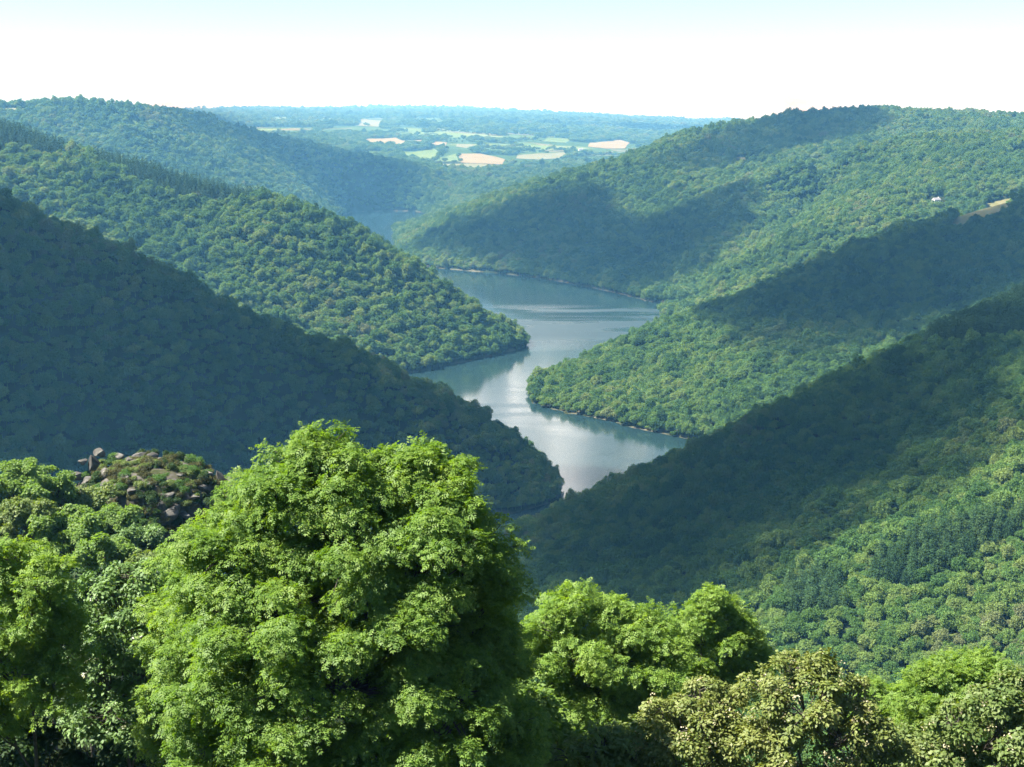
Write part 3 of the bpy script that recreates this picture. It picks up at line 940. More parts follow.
for k, (px, py, sx, sy, sz, lab) in enumerate(BLD):
    o = link('boulder', BM[k % len(BM)])
    p = knoll_hit(px, py)
    o.location = (p[0], p[1] - .1 * sy, p[2] + .1 * sz)
    o.scale = (sx * 1.1, sy * 1.1, sz * 1.15)
    o.rotation_euler = (rb.normal() * .12, rb.normal() * .12, rb.random() * .8 - .4)
    tag(o, lab or 'grey-brown boulder bedded among heath plants on the rocky knoll', 'boulder', 'boulders on the rocky knoll')

SHR = {}
for k, (mt, hgt) in enumerate([(M_HEATH, .8), (M_MID, 1.0), (M_DARK, 1.1), (M_HEATH, .6), (M_PALE, .9)]):
    r = np.random.default_rng(900 + k)
    lob = [(r.normal() * .5, r.normal() * .5, .35 + .25 * r.random(), .5 + .25 * r.random(), .5 + .2 * r.random(), hgt * (.45 + .2 * r.random())) for q in range(4)]
    C, O, I = crown_points(lob, 13, r, -.3)
    V, F = foliage(C, O, r, 12, .22, .15, BROAD, .6, .6, .7)
    SHR[k] = mesh_from('shrub', V, F, mt)
SLAB = ['brown heathy shrub growing between the boulders of the rocky knoll', 'fresh green shrub growing between the boulders of the rocky knoll', 'dark green shrub growing between the boulders of the rocky knoll', 'brown heathy shrub growing between the boulders of the rocky knoll', 'pale green shrub growing between the boulders of the rocky knoll']
SG = ['brown shrubs on the rocky knoll', 'fresh green shrubs on the rocky knoll', 'dark green shrubs on the rocky knoll', 'brown shrubs on the rocky knoll', 'pale green shrubs on the rocky knoll']
for n_ in range(420):
    px, py = 72 + 166 * rs.random(), 455 + 75 * rs.random() ** 1.3
    if ((px - 152) / 86) ** 2 + ((py - 512) / 58) ** 2 > 1:
        continue
    k = int(rs.choice(5, p=[.26, .24, .2, .16, .14]))
    if 140 < px < 175 and 485 < py < 510: k = 2
    p = knoll_hit(px, py)
    o = link('shrub', SHR[k])
    o.location = (p[0], p[1] + .2, p[2] - .15)
    sc_ = .35 + .45 * rs.random()
    o.scale = (sc_, sc_, sc_ * (.8 + .4 * rs.random()))
    o.rotation_euler[2] = rs.random() * 6.28
    tag(o, SLAB[k], 'shrub', SG[k])


# ---------------------------------------------------------------- hillside woods
FOREST_STOPS = [(0, (.028, .064, .020)), (.25, (.046, .104, .026)), (.5, (.076, .146, .034)), (.72, (.112, .178, .042)), (.88, (.145, .195, .056)), (1, (.130, .150, .070))]
M_WOOD = forest_mat('woodland_leaves', FOREST_STOPS)
M_CON = forest_mat('conifer_needles', [(0, (.020, .048, .018)), (.5, (.030, .066, .023)), (1, (.048, .086, .028))], 90, .1)


def proto_broad(seed, n_l=11):
    """hillside broadleaf of unit crown diameter and height about 1.1: an uneven crown of leafy boughs"""
    r = np.random.default_rng(seed)
    lob = []
    st = .8 + .5 * r.random()
    for k in range(n_l):
        a = r.random() * 2 * PI
        q = math.sqrt(r.random()) * .40
        rr = .085 + .10 * r.random()
        lob.append((q * math.cos(a) * (1.15 if seed % 2 else 1), q * math.sin(a), .48 + .42 * st * (1 - (q / .46) ** 2) * (.35 + .65 * r.random()) + .05 * r.normal(), rr * 1.1, rr * 1.1, rr * (.8 + .5 * r.random())))
    lob.append((0, 0, .5, .26, .26, .24))
    C, O, I = crown_points(lob, 105, r, -.4)
    V, F = foliage(C, O, r, 6, .075, .072, BROAD, .5, .7, .7)
    tv, tf = tubes([((0, 0, -.25), (0, 0, .6), .03, .015)], 4)
    V2 = np.concatenate([V, tv]); F2 = np.concatenate([F, tf + len(V)])
    return mesh_from('broadleaf_tree', V2, F2, M_WOOD)


def proto_conifer(seed):
    """spruce of unit height, whorls of drooping boughs"""
    r = np.random.default_rng(seed)
    P_, N_, D_, S_ = [], [], [], []
    zz = np.linspace(.12, .98, 26)
    for z in zz:
        R_ = .20 * (1 - z) ** .8 + .012
        nb = int(9 * (R_ / .2)) + 5
        for k in range(nb):
            a = r.random() * 2 * PI
            d = np.array([math.cos(a), math.sin(a), -.35])
            L_ = R_ * (.75 + .4 * r.random())
            for t in np.linspace(.25, .95, max(2, int(L_ / .035))):
                P_.append(np.array([0, 0, z]) + d * L_ * t + r.normal(size=3) * .006)
                N_.append(np.array([0, 0, 1]) + r.normal(size=3) * .4)
                D_.append(d + r.normal(size=3) * .35)
                S_.append(.05 * (.7 + .6 * r.random()))
    V, F = place_leaves(np.array(P_), np.array(N_), np.array(D_), np.array(S_), SLIM)
    tv, tf = tubes([((0, 0, -.1), (0, 0, 1.0), .012, .002)], 4)
    return mesh_from('conifer', np.concatenate([V, tv]), np.concatenate([F, tf + len(V)]), M_CON)


PB = [proto_broad(100 + k, 13 + 2 * k) for k in range(6)]
PC = [proto_conifer(200 + k) for k in range(3)]
pcol = bpy.data.collections.new('tree_kinds')
for k, me in enumerate(PB + PC):
    o = bpy.data.objects.new('kind_%02d' % k, me)
    pcol.objects.link(o)


def scatter_group():
    ng = bpy.data.node_groups.new('scatter', 'GeometryNodeTree')
    ng.interface.new_socket('Geometry', in_out='INPUT', socket_type='NodeSocketGeometry')
    ng.interface.new_socket('Geometry', in_out='OUTPUT', socket_type='NodeSocketGeometry')
    N = ng.nodes.new
    gi, go = N('NodeGroupInput'), N('NodeGroupOutput')
    ip = N('GeometryNodeInstanceOnPoints')
    ci = N('GeometryNodeCollectionInfo')
    ci.inputs['Collection'].default_value = pcol
    ci.inputs['Separate Children'].default_value = True
    ci.inputs['Reset Children'].default_value = True

    def attr(nm, t):
        a = N('GeometryNodeInputNamedAttribute')
        a.data_type = t
        a.inputs['Name'].default_value = nm
        return a.outputs[0]
    L = ng.links.new
    L(gi.outputs[0], ip.inputs['Points'])
    L(ci.outputs[0], ip.inputs['Instance'])
    ip.inputs['Pick Instance'].default_value = True
    L(attr('kind_index', 'INT'), ip.inputs['Instance Index'])
    cb = N('ShaderNodeCombineXYZ')
    L(attr('turn', 'FLOAT'), cb.inputs[2])
    er = N('FunctionNodeEulerToRotation')
    L(cb.outputs[0], er.inputs[0])
    L(er.outputs[0], ip.inputs['Rotation'])
    L(attr('size', 'FLOAT_VECTOR'), ip.inputs['Scale'])
    L(ip.outputs[0], go.inputs[0])
    return ng


SCAT = scatter_group()


def forest(name, label, pts, kinds, sizes, cat='forest'):
    me = bpy.data.meshes.new(name)
    me.vertices.add(len(pts))
    me.vertices.foreach_set('co', np.asarray(pts, np.float32).ravel())
    for nm, typ, dat, key in (('kind_index', 'INT', np.asarray(kinds, np.int32), 'value'), ('turn', 'FLOAT', rng.random(len(pts)).astype(np.float32) * 6.28, 'value'), ('size', 'FLOAT_VECTOR', np.asarray(sizes, np.float32).ravel(), 'vector')):
        a = me.attributes.new(nm, typ, 'POINT')
        a.data.foreach_set(key, dat)
    o = link(name, me)
    mod = o.modifiers.new('scatter', 'NODES')
    mod.node_group = SCAT
    return tag(o, label, cat, None, 'stuff')


def scatter_points(x0, x1, y0, y1, sp, seed):
    r = np.random.default_rng(seed)
    xs, ys = np.arange(x0, x1, sp), np.arange(y0, y1, sp * .866)
    XX, YY = np.meshgrid(xs, ys)
    XX = XX + (np.arange(len(ys)) % 2)[:, None] * sp / 2
    x = (XX + r.uniform(-.33, .33, XX.shape) * sp).ravel()
    y = (YY + r.uniform(-.33, .33, YY.shape) * sp).ravel()
    return x, y


def to_px(p):
    p = np.asarray(p, float) - EYE
    c, s = math.cos(PITCH), math.sin(PITCH)
    d = p[..., 1] * c - p[..., 2] * s
    u = p[..., 1] * s + p[..., 2] * c
    return 512 + FPX * p[..., 0] / d, 383.5 - FPX * u / d


CLEARINGS = []      # polygons (pixels of the photograph cast on to the land) left without trees


def clearing(pix):
    poly = [on_ground(*p) for p in pix]
    CLEARINGS.append(np.array(poly)[:, :2])
    return poly


def flat_mat(name, c0, c1, wl=40.0):
    m, nt, out = new_mat(name)
    g = nd(nt, 'ShaderNodeNewGeometry')
    n = nd(nt, 'ShaderNodeTexNoise'); n.inputs['Scale'].default_value = 1 / wl; n.inputs['Detail'].default_value = 5
    nt.links.new(g.outputs['Position'], n.inputs['Vector'])
    c = ramp(nt, [(.3, c0), (.7, c1)], n.outputs[0])
    d = nd(nt, 'ShaderNodeBsdfDiffuse'); nt.links.new(c, d.inputs[0]); nt.links.new(d.outputs[0], out.inputs[0])
    return m


M_TAN = flat_mat('ripe_field', (.16, .13, .068), (.20, .165, .095), 120)
M_STUB = flat_mat('pale_field', (.12, .13, .068), (.155, .155, .09), 120)
M_GRASS = flat_mat('pasture', (.075, .12, .035), (.11, .15, .05), 120)
M_DRY = flat_mat('dry_meadow', (.10, .105, .04), (.155, .14, .07), 14)


def field(pix, mat, lift=.8):
    poly = np.array(clearing(pix))
    c = poly.mean(0)
    per = []
    for a, b in zip(poly, np.roll(poly, -1, 0)):
        for t in np.linspace(0, 1, 14)[:-1]:
            per.append(a + (b - a) * t)
    per = np.array(per)
    rings, n = 12, len(per)
    V = [c]
    for k in range(1, rings + 1):
        V += list(c + (per - c) * (k / rings))
    V = np.array(V)
    V[:, 2] = height(V[:, 0], V[:, 1]) + lift
    F = [(0, 1 + i, 1 + (i + 1) % n, 1 + (i + 1) % n) for i in range(n)]
    T = [(0, 1 + i, 1 + (i + 1) % n) for i in range(n)]
    for k in range(rings - 1):
        o = 1 + k * n
        for i in range(n):
            j = (i + 1) % n
            T += [(o + i, o + n + i, o + n + j), (o + i, o + n + j, o + j)]
    tag(link('field', mesh_from('field', V, T, mat, True)), kind='structure')


field([(750, 125), (770, 114), (780, 113), (764, 125)], M_GRASS)
field([(731, 164), (733, 158), (760, 157), (758, 163)], M_DRY)
field([(950, 229), (956, 218), (985, 206), (1012, 199), (1011, 213), (988, 222), (964, 230)], M_DRY)
clearing([(926, 208), (928, 198), (946, 197), (948, 208)])
field([(4, 113), (6, 108), (40, 109), (38, 113)], M_STUB)
field([(128, 129), (130, 119), (139, 120), (142, 129)], M_GRASS)
for q, mt in (([(363, 143), (365, 139), (396, 138), (403, 141), (426, 140), (422, 145), (396, 148), (370, 146)], M_TAN), ([(430, 147), (433, 142), (447, 143), (445, 147)], M_TAN),
              ([(461, 163), (458, 154), (480, 154), (505, 160), (502, 165)], M_TAN), ([(431, 168), (431, 164), (505, 166), (500, 170), (450, 170)], M_STUB), ([(405, 159), (403, 155), (436, 149), (440, 155), (428, 160)], M_GRASS),
              ([(441, 162), (440, 158), (456, 154), (459, 162)], M_GRASS), ([(456, 147), (457, 144), (474, 145), (471, 149)], M_STUB), ([(588, 147), (590, 143), (620, 140), (630, 143), (625, 149), (606, 149)], M_TAN),
              ([(516, 159), (518, 155), (565, 153), (567, 158), (540, 160)], M_STUB), ([(356, 126), (361, 119), (388, 121), (381, 127)], M_STUB), ([(670, 131), (672, 127), (684, 127), (683, 131)], M_STUB), ([(496, 129), (500, 125), (520, 125), (518, 129)], M_STUB),
              ([(430, 126), (440, 122), (462, 123), (455, 127)], M_GRASS), ([(392, 131), (398, 128), (424, 129), (420, 133)], M_GRASS), ([(540, 142), (548, 138), (572, 139), (566, 143)], M_GRASS), ([(300, 124), (306, 121), (334, 122), (328, 126)], M_STUB)):
    field(q, mt, 1.5)

def wood_points(x0, x1, y0, y1, sp, seed, margin=60):
    x, y = scatter_points(x0, x1, y0, y1, sp, seed)
    k = np.abs(x) < .40 * y + margin
    x, y = x[k], y[k]
    z = height(x, y)
    k = z > -.2
    for c in CLEARINGS:
        k &= ~in_poly(x, y, c)
    return np.stack([x[k], y[k], z[k]], 1)


def sizes_for(n, dia, r, hk=1.0):
    s = dia * np.clip(np.exp(r.normal(size=n) * .28), .5, 1.6)
    return np.stack([s, s * (.85 + .3 * r.random(n)), s * hk * (.75 + .6 * r.random(n))], 1)


# which hillside a point belongs to, by the valleys and the lake that part them
def region(p):
    x, y = p[:, 0], p[:, 1]
    reg = np.full(len(p), 'none', object)
    near_r = (y > 215) & (y < 1020) & (x > -120 + (y - 700) * .2)
    near_r &= ~((x < 0) & (y > 860))
    near_r &= ~((x < -95) & (y > 640))
    near_r &= ~((x < -10) & (y < 420))
    reg[near_r & ~((x > 215) & (y > 1110))] = 'near_right'
    vy = np.interp(x, [190, 330, 470, 800, 1500], [1060, 1180, 1250, 1330, 1400])
    reg[(x > 100) & (y > vy - 20) & (y <= 1100)] = 'right_spur'
    reg[(x > 150) & (y > 900) & (y < vy)] = 'near_right'
    v2 = np.interp(x, [260, 420, 600, 900, 1600], [1820, 1880, 1930, 2000, 2100])
    reg[(x > -30) & (y > np.maximum(vy, 1150)) & (y < v2)] = 'right_spur'
    v3 = np.interp(x, [275, 380, 520, 760, 1100, 1800], [2050, 2250, 2480, 2800, 2950, 3000])
    reg[(x > 150) & (y >= v2) & (y < v3)] = 'right_plateau'
    reg[(x > -300) & (y >= np.where(x > 275, v3, 2050)) & (y < 5000) & ~((x < -150) & (y > 3450))] = 'far_right'
    v4 = np.interp(x, [-1700, -900, -520, -330, -170], [1250, 1280, 1330, 1380, 1440])
    reg[(x < np.where(y > 800, 60, -100)) & (y > 440) & (y <= v4) & (y < 1300 + 0 * x) & ~(near_r)] = 'near_left'
    reg[(x < -60) & (y > 1230) & (y <= v4)] = 'near_left'
    v5 = np.interp(x, [-1900, -1200, -800, -520, -340, -100], [2350, 2400, 2450, 2480, 2500, 1990])
    reg[(x < 40) & (y > v4) & (y < v5)] = 'mid_left'
    reg[(x < -100) & (y >= v5) & (y < 5000) & ((x < -330) | (y > 3640))] = 'far_left'
    reg[(y >= 3640) & (y < 5000) & (x < 120) & (reg == 'none')] = 'far_left'
    return reg


WOODS = {
    'near_right': ('dense dark oak wood on the near right slope falling to the water', 5.2),
    'near_left': ('dense shaded wood covering the near left ridge down to its point', 6.0),
    'right_spur': ('patchily sunlit wood on the right-hand spur whose point juts into the lake', 7.2),
    'mid_left': ('sunlit mixed wood on the left hill beyond the shaded ridge', 8.6),
    'right_plateau': ('pale sunlit wood on the broad right hill above the lit strip of shore', 9.0),
    'far_right': ('bluish wood on the far right hills behind the bend of the lake', 10.0),
    'far_left': ('hazy blue wood on the far left ridge above the distant water', 10.5),
}
allp = {k: [] for k in WOODS}
for key, (lab, dia) in WOODS.items():
    y0, y1 = {'near_right': (215, 1420), 'near_left': (440, 1460), 'right_spur': (1000, 2120), 'mid_left': (1200, 2520), 'right_plateau': (1780, 3020), 'far_right': (2000, 4900), 'far_left': (1950, 5000)}[key]
    w = .40 * y1 + 100
    p = wood_points(-w, w, y0, y1, dia * .80, abs(hash(key)) % 1 + len(key))
    allp[key] = p[region(p) == key]

def pix_inside(p, poly, lift=5.0):
    q = p.copy(); q[:, 2] += lift
    u, v = to_px(q)
    return in_poly(u, v, poly)


CON_NEAR = [[(782, 612), (790, 578), (812, 568), (838, 574), (846, 606), (815, 616)], [(870, 582), (876, 552), (900, 545), (915, 560), (912, 582)], [(900, 566), (905, 540), (935, 512), (968, 488), (1030, 478), (1030, 522), (985, 548), (940, 570)]]
CON_LEFT = [[(-20, 118), (30, 128), (68, 138), (68, 155), (30, 150), (-20, 146)], [(84, 146), (140, 154), (200, 168), (258, 183), (262, 192), (215, 200), (170, 196), (130, 178), (95, 160)], [(215, 172), (262, 183), (268, 190), (250, 200), (225, 196)]]
CON_TOP = [[(925, 345), (940, 312), (985, 296), (1030, 284), (1030, 335)]]
rI = np.random.default_rng(21)
p = allp['near_right']
cn = np.zeros(len(p), bool)
for poly in CON_NEAR:
    cn |= pix_inside(p, poly)
u, v = to_px(p + np.array([0, 0, 5.0]))
seen = (u > 560) & (u < 1035) & (v < 705) & (v > 380)
seen &= v < np.interp(u, [560, 740, 770, 860, 900, 1024], [588, 600, 650, 665, 668, 660])
con_idx = np.nonzero(cn & seen)[0]
con_idx = con_idx[np.argsort(np.linalg.norm(p[con_idx] - EYE, axis=1))][:145]
broad_idx = np.nonzero(~cn & seen)[0]
broad_idx = broad_idx[np.argsort(np.linalg.norm(p[broad_idx] - EYE, axis=1))][:270]
for i in con_idx:
    o = link('conifer', PC[int(rI.integers(3))])
    o.location = p[i]
    s_ = 11.5 * (.75 + .5 * rI.random())
    o.scale = (s_ * 1.35, s_ * 1.35, s_)
    o.rotation_euler[2] = rI.random() * 6.28
    tag(o, 'pointed dark conifer among rounded trees on the sunlit near right slope', 'conifer', 'conifers on the near right slope')
for i in broad_idx:
    o = link('broadleaf_tree', PB[int(rI.integers(6))])
    o.location = p[i]
    s_ = 6.0 * (.65 + .8 * rI.random())
    o.scale = (s_, s_, s_ * (.8 + .5 * rI.random()))
    o.rotation_euler[2] = rI.random() * 6.28
    tag(o, 'rounded broadleaf tree in the sunlit wood low on the near right slope', 'tree', 'broadleaf trees on the near right slope')
keep = np.ones(len(p), bool)
keep[con_idx] = False
keep[broad_idx] = False
print('conifers', len(con_idx), 'broad', len(broad_idx))
top = np.zeros(len(p), bool)
for poly in CON_TOP:
    top |= pix_inside(p, poly, 3.0)
TOPC = p[top & keep]
allp['near_right'] = p[keep & ~top]

p = allp['mid_left']
cl = np.zeros(len(p), bool)
for poly in CON_LEFT:
    cl |= pix_inside(p, poly, 6.0)
base = p[cl]
allp['mid_left'] = p[~cl]
b2 = wood_points(-800, -200, 1300, 1900, 6.6, 88)
b2 = b2[region(b2) == 'mid_left']
cl2 = np.zeros(len(b2), bool)
for poly in CON_LEFT:
    cl2 |= pix_inside(b2, poly, 6.0)
b2 = b2[cl2]
u, v = to_px(b2)
b2 = b2[(u > -15)]
b2 = b2[np.argsort(b2[:, 1])]
print('left conifers', len(b2))
for i in range(min(len(b2), 150)):
    o = link('conifer', PC[int(rI.integers(3))])
    o.location = b2[i]
    s_ = 14.5 * (.75 + .45 * rI.random())
    o.scale = (s_ * 1.2, s_ * 1.2, s_)
    o.rotation_euler[2] = rI.random() * 6.28
    tag(o, 'tall dark spruce in the belt along the crest of the left hill', 'conifer', 'spruces along the crest of the left hill')
if len(b2) > 150:
    q = b2[150:]
    s_ = 14.5 * (.75 + .45 * rI.random(len(q)))
    forest('forest', 'further dark spruces in the belt along the crest of the left hill', q, rI.integers(6, 9, len(q)), np.stack([s_ * 1.2, s_ * 1.2, s_], 1))
if len(TOPC):
    s_ = 12.5 * (.8 + .4 * rI.random(len(TOPC)))
    forest('forest', 'dark conifer wood at the top of the near right slope by the picture edge', TOPC, rI.integers(6, 9, len(TOPC)), np.stack([s_ * 1.6, s_ * 1.6, s_], 1))

for key, (lab, dia) in WOODS.items():
    p = allp[key]
    r = np.random.default_rng(len(key) * 7)
    n = len(p)
    kinds = r.integers(0, len(PB), n)
    sz = sizes_for(n, dia * 1.15, r)
    forest('forest', lab, p, kinds, sz)
    print('forest', key, n)

# ---------------------------------------------------------------- woods and hedges of the far country
def far_wood(y0, y1, sp, dia, seed, thr):
    x, y = scatter_points(-.42 * y1, .42 * y1, y0, y1, sp, seed)
    k = np.abs(x) < .41 * y
    x, y = x[k], y[k]
    w = fbm(x, y, 700, 71, 4) + .25 * fbm(x, y, 160, 77, 2)
    hed = np.abs(fbm(x, y, 420, 83, 2)) < .03
    k = (w > thr) | hed
    k &= ~((y < 5000) & (x < 1200))
    for c in CLEARINGS:
        k &= ~in_poly(x, y, c)
    x, y = x[k], y[k]
    z = height(x, y)
    r = np.random.default_rng(seed)
    return np.stack([x, y, z], 1), sizes_for(len(x), dia, r, .75)


fw = [far_wood(4950, 8000, 17, 20, 401, .11), far_wood(8000, 16500, 40, 34, 402, .08)]
q = np.concatenate([f[0] for f in fw]); s_ = np.concatenate([f[1] for f in fw])
forest('forest', 'scattered hazy woods and hedges between the pale fields of the far plain', q, np.random.default_rng(9).integers(0, 6, len(q)), s_)
print('far trees', len(q))

# ---------------------------------------------------------------- houses
def plain_mat(name, c, rough=.8):
    m, nt, out = new_mat(name)
    tc = nd(nt, 'ShaderNodeTexCoord')
    n = nd(nt, 'ShaderNodeTexNoise'); n.inputs['Scale'].default_value = 1.2; n.inputs['Detail'].default_value = 5
    nt.links.new(tc.outputs['Object'], n.inputs['Vector'])
    cc = ramp(nt, [(.3, tuple(v * .88 for v in c)), (.7, c)], n.outputs[0])
    p = nd(nt, 'ShaderNodeBsdfPrincipled'); p.inputs['Roughness'].default_value = rough
    nt.links.new(cc, p.inputs['Base Color']); nt.links.new(p.outputs[0], out.inputs[0])
    return m


M_WALL = plain_mat('white_render', (.78, .77, .72))
M_ROOF = plain_mat('grey_slates', (.20, .20, .22))
M_RED = plain_mat('tile_roof', (.36, .20, .13))
M_WIN = plain_mat('dark_window', (.04, .05, .06), .2)
M_DOOR = plain_mat('brown_door', (.12, .07, .04))


def cuboid(a, b):
    (x0, y0, z0), (x1, y1, z1) = a, b
    V = [(x0, y0, z0), (x1, y0, z0), (x1, y1, z0), (x0, y1, z0), (x0, y0, z1), (x1, y0, z1), (x1, y1, z1), (x0, y1, z1)]
    return np.array(V, float), np.array([(0, 3, 2, 1), (4, 5, 6, 7), (0, 1, 5, 4), (1, 2, 6, 5), (2, 3, 7, 6), (3, 0, 4, 7)])


def house(px, py, w, d, h, rot, roof, label, group=None):
    g = on_ground(px, py)
    root = bpy.data.objects.new('house', None)
    COL.objects.link(root)
    root.location = (g[0], g[1], g[2] + .2)
    root.rotation_euler[2] = rot
    tag(root, label, 'house', group)
    rh = d * .38
    V = [(-w / 2, -d / 2, -4), (w / 2, -d / 2, -4), (w / 2, d / 2, -4), (-w / 2, d / 2, -4), (-w / 2, -d / 2, h), (w / 2, -d / 2, h), (w / 2, d / 2, h), (-w / 2, d / 2, h), (-w / 2, 0, h + rh), (w / 2, 0, h + rh)]
    me = bpy.data.meshes.new('wall')
    me.from_pydata(V, [], [(0, 1, 5, 4), (2, 3, 7, 6), (1, 2, 6, 9, 5), (3, 0, 4, 8, 7)])
    me.materials.append(M_WALL)
    link('wall', me, root)
    e, t = .5, .22
    R_ = [(-w / 2 - e, -d / 2 - e, h - e * .7), (w / 2 + e, -d / 2 - e, h - e * .7), (w / 2 + e, 0, h + rh + .05), (-w / 2 - e, 0, h + rh + .05), (w / 2 + e, d / 2 + e, h - e * .7), (-w / 2 - e, d / 2 + e, h - e * .7)]
    R2 = [(x, y, z + t) for x, y, z in R_]
    me = bpy.data.meshes.new('roof')
    me.from_pydata(R_ + R2, [], [(6, 7, 8, 9), (9, 8, 10, 11), (1, 0, 3, 2), (2, 3, 5, 4), (0, 1, 7, 6), (4, 5, 11, 10), (1, 2, 8, 7), (2, 4, 10, 8), (3, 0, 6, 9), (5, 3, 9, 11)])
    me.materials.append(roof)
    rf = link('roof', me, root)
    link('chimney', mesh_from('chimney', *cuboid((w * .28, -.4, h + rh * .5), (w * .28 + .9, .4, h + rh + 1.2)), M_WALL), rf)
    n = max(2, int(w / 3.2))
    for k in range(n):
        x = -w / 2 + w * (k + .5) / n
        if k == n // 2:
            link('door', mesh_from('door', *cuboid((x - .5, -d / 2 - .05, .0), (x + .5, -d / 2 + .1, 2.1)), M_DOOR), root)
        else:
            link('window', mesh_from('window', *cuboid((x - .55, -d / 2 - .04, 1.0), (x + .55, -d / 2 + .1, 2.3)), M_WIN), root)


house(936, 203, 11, 7.5, 4.2, .35, M_ROOF, 'small white house half hidden among the trees of the right hill')
house(576, 132, 30, 14, 7, .1, M_RED, 'long white farmhouse, brightest of the buildings on the far plain')
house(562, 130, 20, 11, 6, -.2, M_ROOF, 'pale house left of the long white farmhouse on the far plain')
house(605, 129, 20, 11, 6, .3, M_RED, 'pale house right of the long white farmhouse on the far plain')
house(581, 151, 20, 10, 6, .2, M_ROOF, 'pale house beside a strip of stubble on the far plain')
house(611, 155, 14, 10, 9, -.1, M_ROOF, 'tall pale house at the foot of the far right hill')
house(555, 164, 16, 9, 5, .4, M_RED, 'lowest pale house beyond the valley mouth on the far plain')
house(353, 141, 22, 11, 6, 0, M_ROOF, 'pale house at the left end of the large ripe field')


# ---------------------------------------------------------------- fair weather clouds overhead; their shadows lie on the hills
def cloud_mat():
    m, nt, out = new_mat('cloud_white')
    d = nd(nt, 'ShaderNodeBsdfDiffuse'); d.inputs[0].default_value = (.85, .85, .86, 1)
    t = nd(nt, 'ShaderNodeBsdfTransparent')
    mx = nd(nt, 'ShaderNodeMixShader')
    mx.inputs[0].default_value = .25
    nt.links.new(t.outputs[0], mx.inputs[1]); nt.links.new(d.outputs[0], mx.inputs[2])
    nt.links.new(mx.outputs[0], out.inputs[0])
    return m


M_CLOUD = cloud_mat()


def cloud(ground_pts, base, seed, sp=52, rmax=75):
    """a flat-based cumulus standing up the sun's ray from the ground it shades"""
    r = np.random.default_rng(seed)
    g = np.array(ground_pts, float)
    pl = g + TO_SUN * ((base - g[:, 2]) / TO_SUN[2])[:, None]
    pl = pl[:, :2]
    lo, hi = pl.min(0), pl.max(0)
    x, y = scatter_points(lo[0], hi[0], lo[1], hi[1], sp, seed)
    k = in_poly(x, y, pl)
    x, y = x[k], y[k]
    dist = np.full(len(x), 1e9)
    for a, b in zip(pl, np.roll(pl, -1, 0)):
        ab = b - a
        t = np.clip(((x - a[0]) * ab[0] + (y - a[1]) * ab[1]) / (ab @ ab), 0, 1)
        dist = np.minimum(dist, np.hypot(x - a[0] - t * ab[0], y - a[1] - t * ab[1]))
    V, F, n = [], [], 0
    for px, py, d in zip(x, y, dist):
        rad = min(rmax, d * .95 + 10) * (.85 + .3 * r.random())
        h = min(d, 110) * .7 * r.random()
        v = ICO2[0] * (1 + .12 * fbm(ICO2[0][:, 0] * 2 + px, ICO2[0][:, 1] * 2 + ICO2[0][:, 2] * 1.7, .7, seed, 3))[:, None] * rad
        v[:, 2] = np.where(v[:, 2] < 0, v[:, 2] * .3, v[:, 2] * .8) + h
        V.append(v + np.array([px, py, base])); F.append(ICO2[1] + n); n += len(v)
    tag(link('cloud', mesh_from('cloud', np.concatenate(V), np.concatenate(F), M_CLOUD, True)), kind='structure')


def gp(pix, lift=5):
    return [on_ground(a, b, lift) for a, b in pix]


def wp(pts):
    return [np.array([a, b, float(height(a, b)) + 6]) for a, b in pts]


def cumulus(cx, cy_, base, wx, wy, top, n, seed):
    """a tall cumulus added out of view over the far country, to brighten the lake by reflection"""
    r = np.random.default_rng(seed)
    mt, nt, out = new_mat('added_cumulus_white')
    d = nd(nt, 'ShaderNodeBsdfDiffuse'); d.inputs[0].default_value = (.88, .88, .89, 1)
    nt.links.new(d.outputs[0], out.inputs[0])
    V, F, k = [], [], 0
    for i in range(n):
        a, q = r.random() * 2 * PI, math.sqrt(r.random())
        h = r.random() * (1 - q ** 4) * (top - base)
        rad = (130 + 200 * r.random()) * (1 - .4 * h / (top - base))
        v = ICO3[0] * (1 + .16 * fbm(ICO3[0][:, 0] * 2 + i, ICO3[0][:, 1] * 2 + ICO3[0][:, 2] * 1.7, .8, seed + i, 4))[:, None] * rad
        v = v + np.array([cx + wx * q * math.cos(a), cy_ + wy * q * math.sin(a), base + h])
        v[:, 2] = np.where(v[:, 2] < base, base + (v[:, 2] - base) * .15, v[:, 2])
        V.append(v); F.append(ICO3[1] + k); k += len(v)
    tag(link('cloud', mesh_from('cloud', np.concatenate(V), np.concatenate(F), mt, True)), kind='structure')


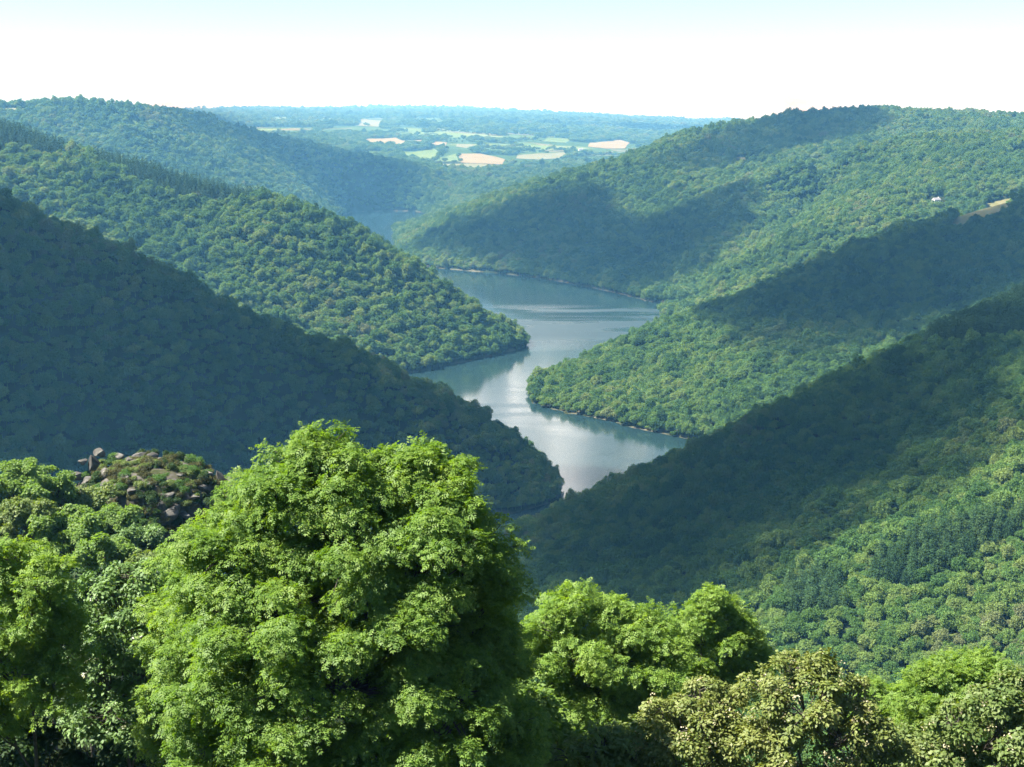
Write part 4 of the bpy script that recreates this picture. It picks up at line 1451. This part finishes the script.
cumulus(250, 10200, 1420, 1050, 500, 3900, 260, 51)  # unseen cloud put in for its bright reflection on the water
cloud(wp([(-1000, 480), (-500, 520), (-330, 590), (-150, 780), (0, 930), (120, 975), (130, 1070), (0, 1100), (-120, 1060), (-330, 960), (-700, 930), (-1000, 930)]), 1250, 1)
cloud([np.array([-120, 800, 40.])] + [c + np.array([0, 48, 6]) for c in NR[1:]] + gp([(1080, 330), (1020, 360), (1004, 440), (950, 494), (862, 520), (800, 552), (740, 606), (640, 640), (540, 640)]), 1250, 2)
cloud([c + np.array([0, 10, 6]) for c in RS[4:]] + gp([(1100, 240), (1030, 292), (930, 328), (850, 352), (790, 366), (740, 350)]), 1300, 3)
cloud(gp([(410, 246), (480, 218), (540, 196), (592, 184), (620, 216), (642, 228), (702, 200), (764, 192), (738, 238), (690, 275), (650, 296), (560, 286), (480, 268), (420, 256)]), 1350, 4, 60)
cloud(gp([(640, 168), (700, 142), (760, 124), (800, 114), (880, 117), (900, 122), (860, 138), (800, 152), (740, 168), (690, 176)]), 1600, 5, 65)
cloud(gp([(140, 108), (200, 116), (262, 135), (330, 150), (420, 168), (405, 188), (340, 168), (290, 160), (230, 140), (160, 128)]), 1700, 6, 65)


# ---------------------------------------------------------------- air
def box(name, a, b, mat):
    (x0, y0, z0), (x1, y1, z1) = a, b
    V = [(x0, y0, z0), (x1, y0, z0), (x1, y1, z0), (x0, y1, z0), (x0, y0, z1), (x1, y0, z1), (x1, y1, z1), (x0, y1, z1)]
    F = [(0, 3, 2, 1), (4, 5, 6, 7), (0, 1, 5, 4), (1, 2, 6, 5), (2, 3, 7, 6), (3, 0, 4, 7)]
    return link(name, mesh_from(name, V, F, mat))


m, nt, out = new_mat('haze_air')
pv = nd(nt, 'ShaderNodeVolumePrincipled')
pv.inputs['Color'].default_value = (.21, .60, 1.0, 1)
pv.inputs['Absorption Color'].default_value = (1, 1, 1, 1)
pv.inputs['Density'].default_value = 0.93e-4
pv.inputs['Anisotropy'].default_value = .25
nt.links.new(pv.outputs[0], out.inputs['Volume'])
tag(box('haze', (-8600, -500, min(HZ.min(), FZ.min()) - 1.5), (8600, 20900, max(HZ.max() + 22, FZ.max() + 22, 292)), m), 'pale blue summer haze filling the valley', 'haze', None, 'stuff')
print('terrain', HZ.min(), HZ.max(), FZ.min(), FZ.max())
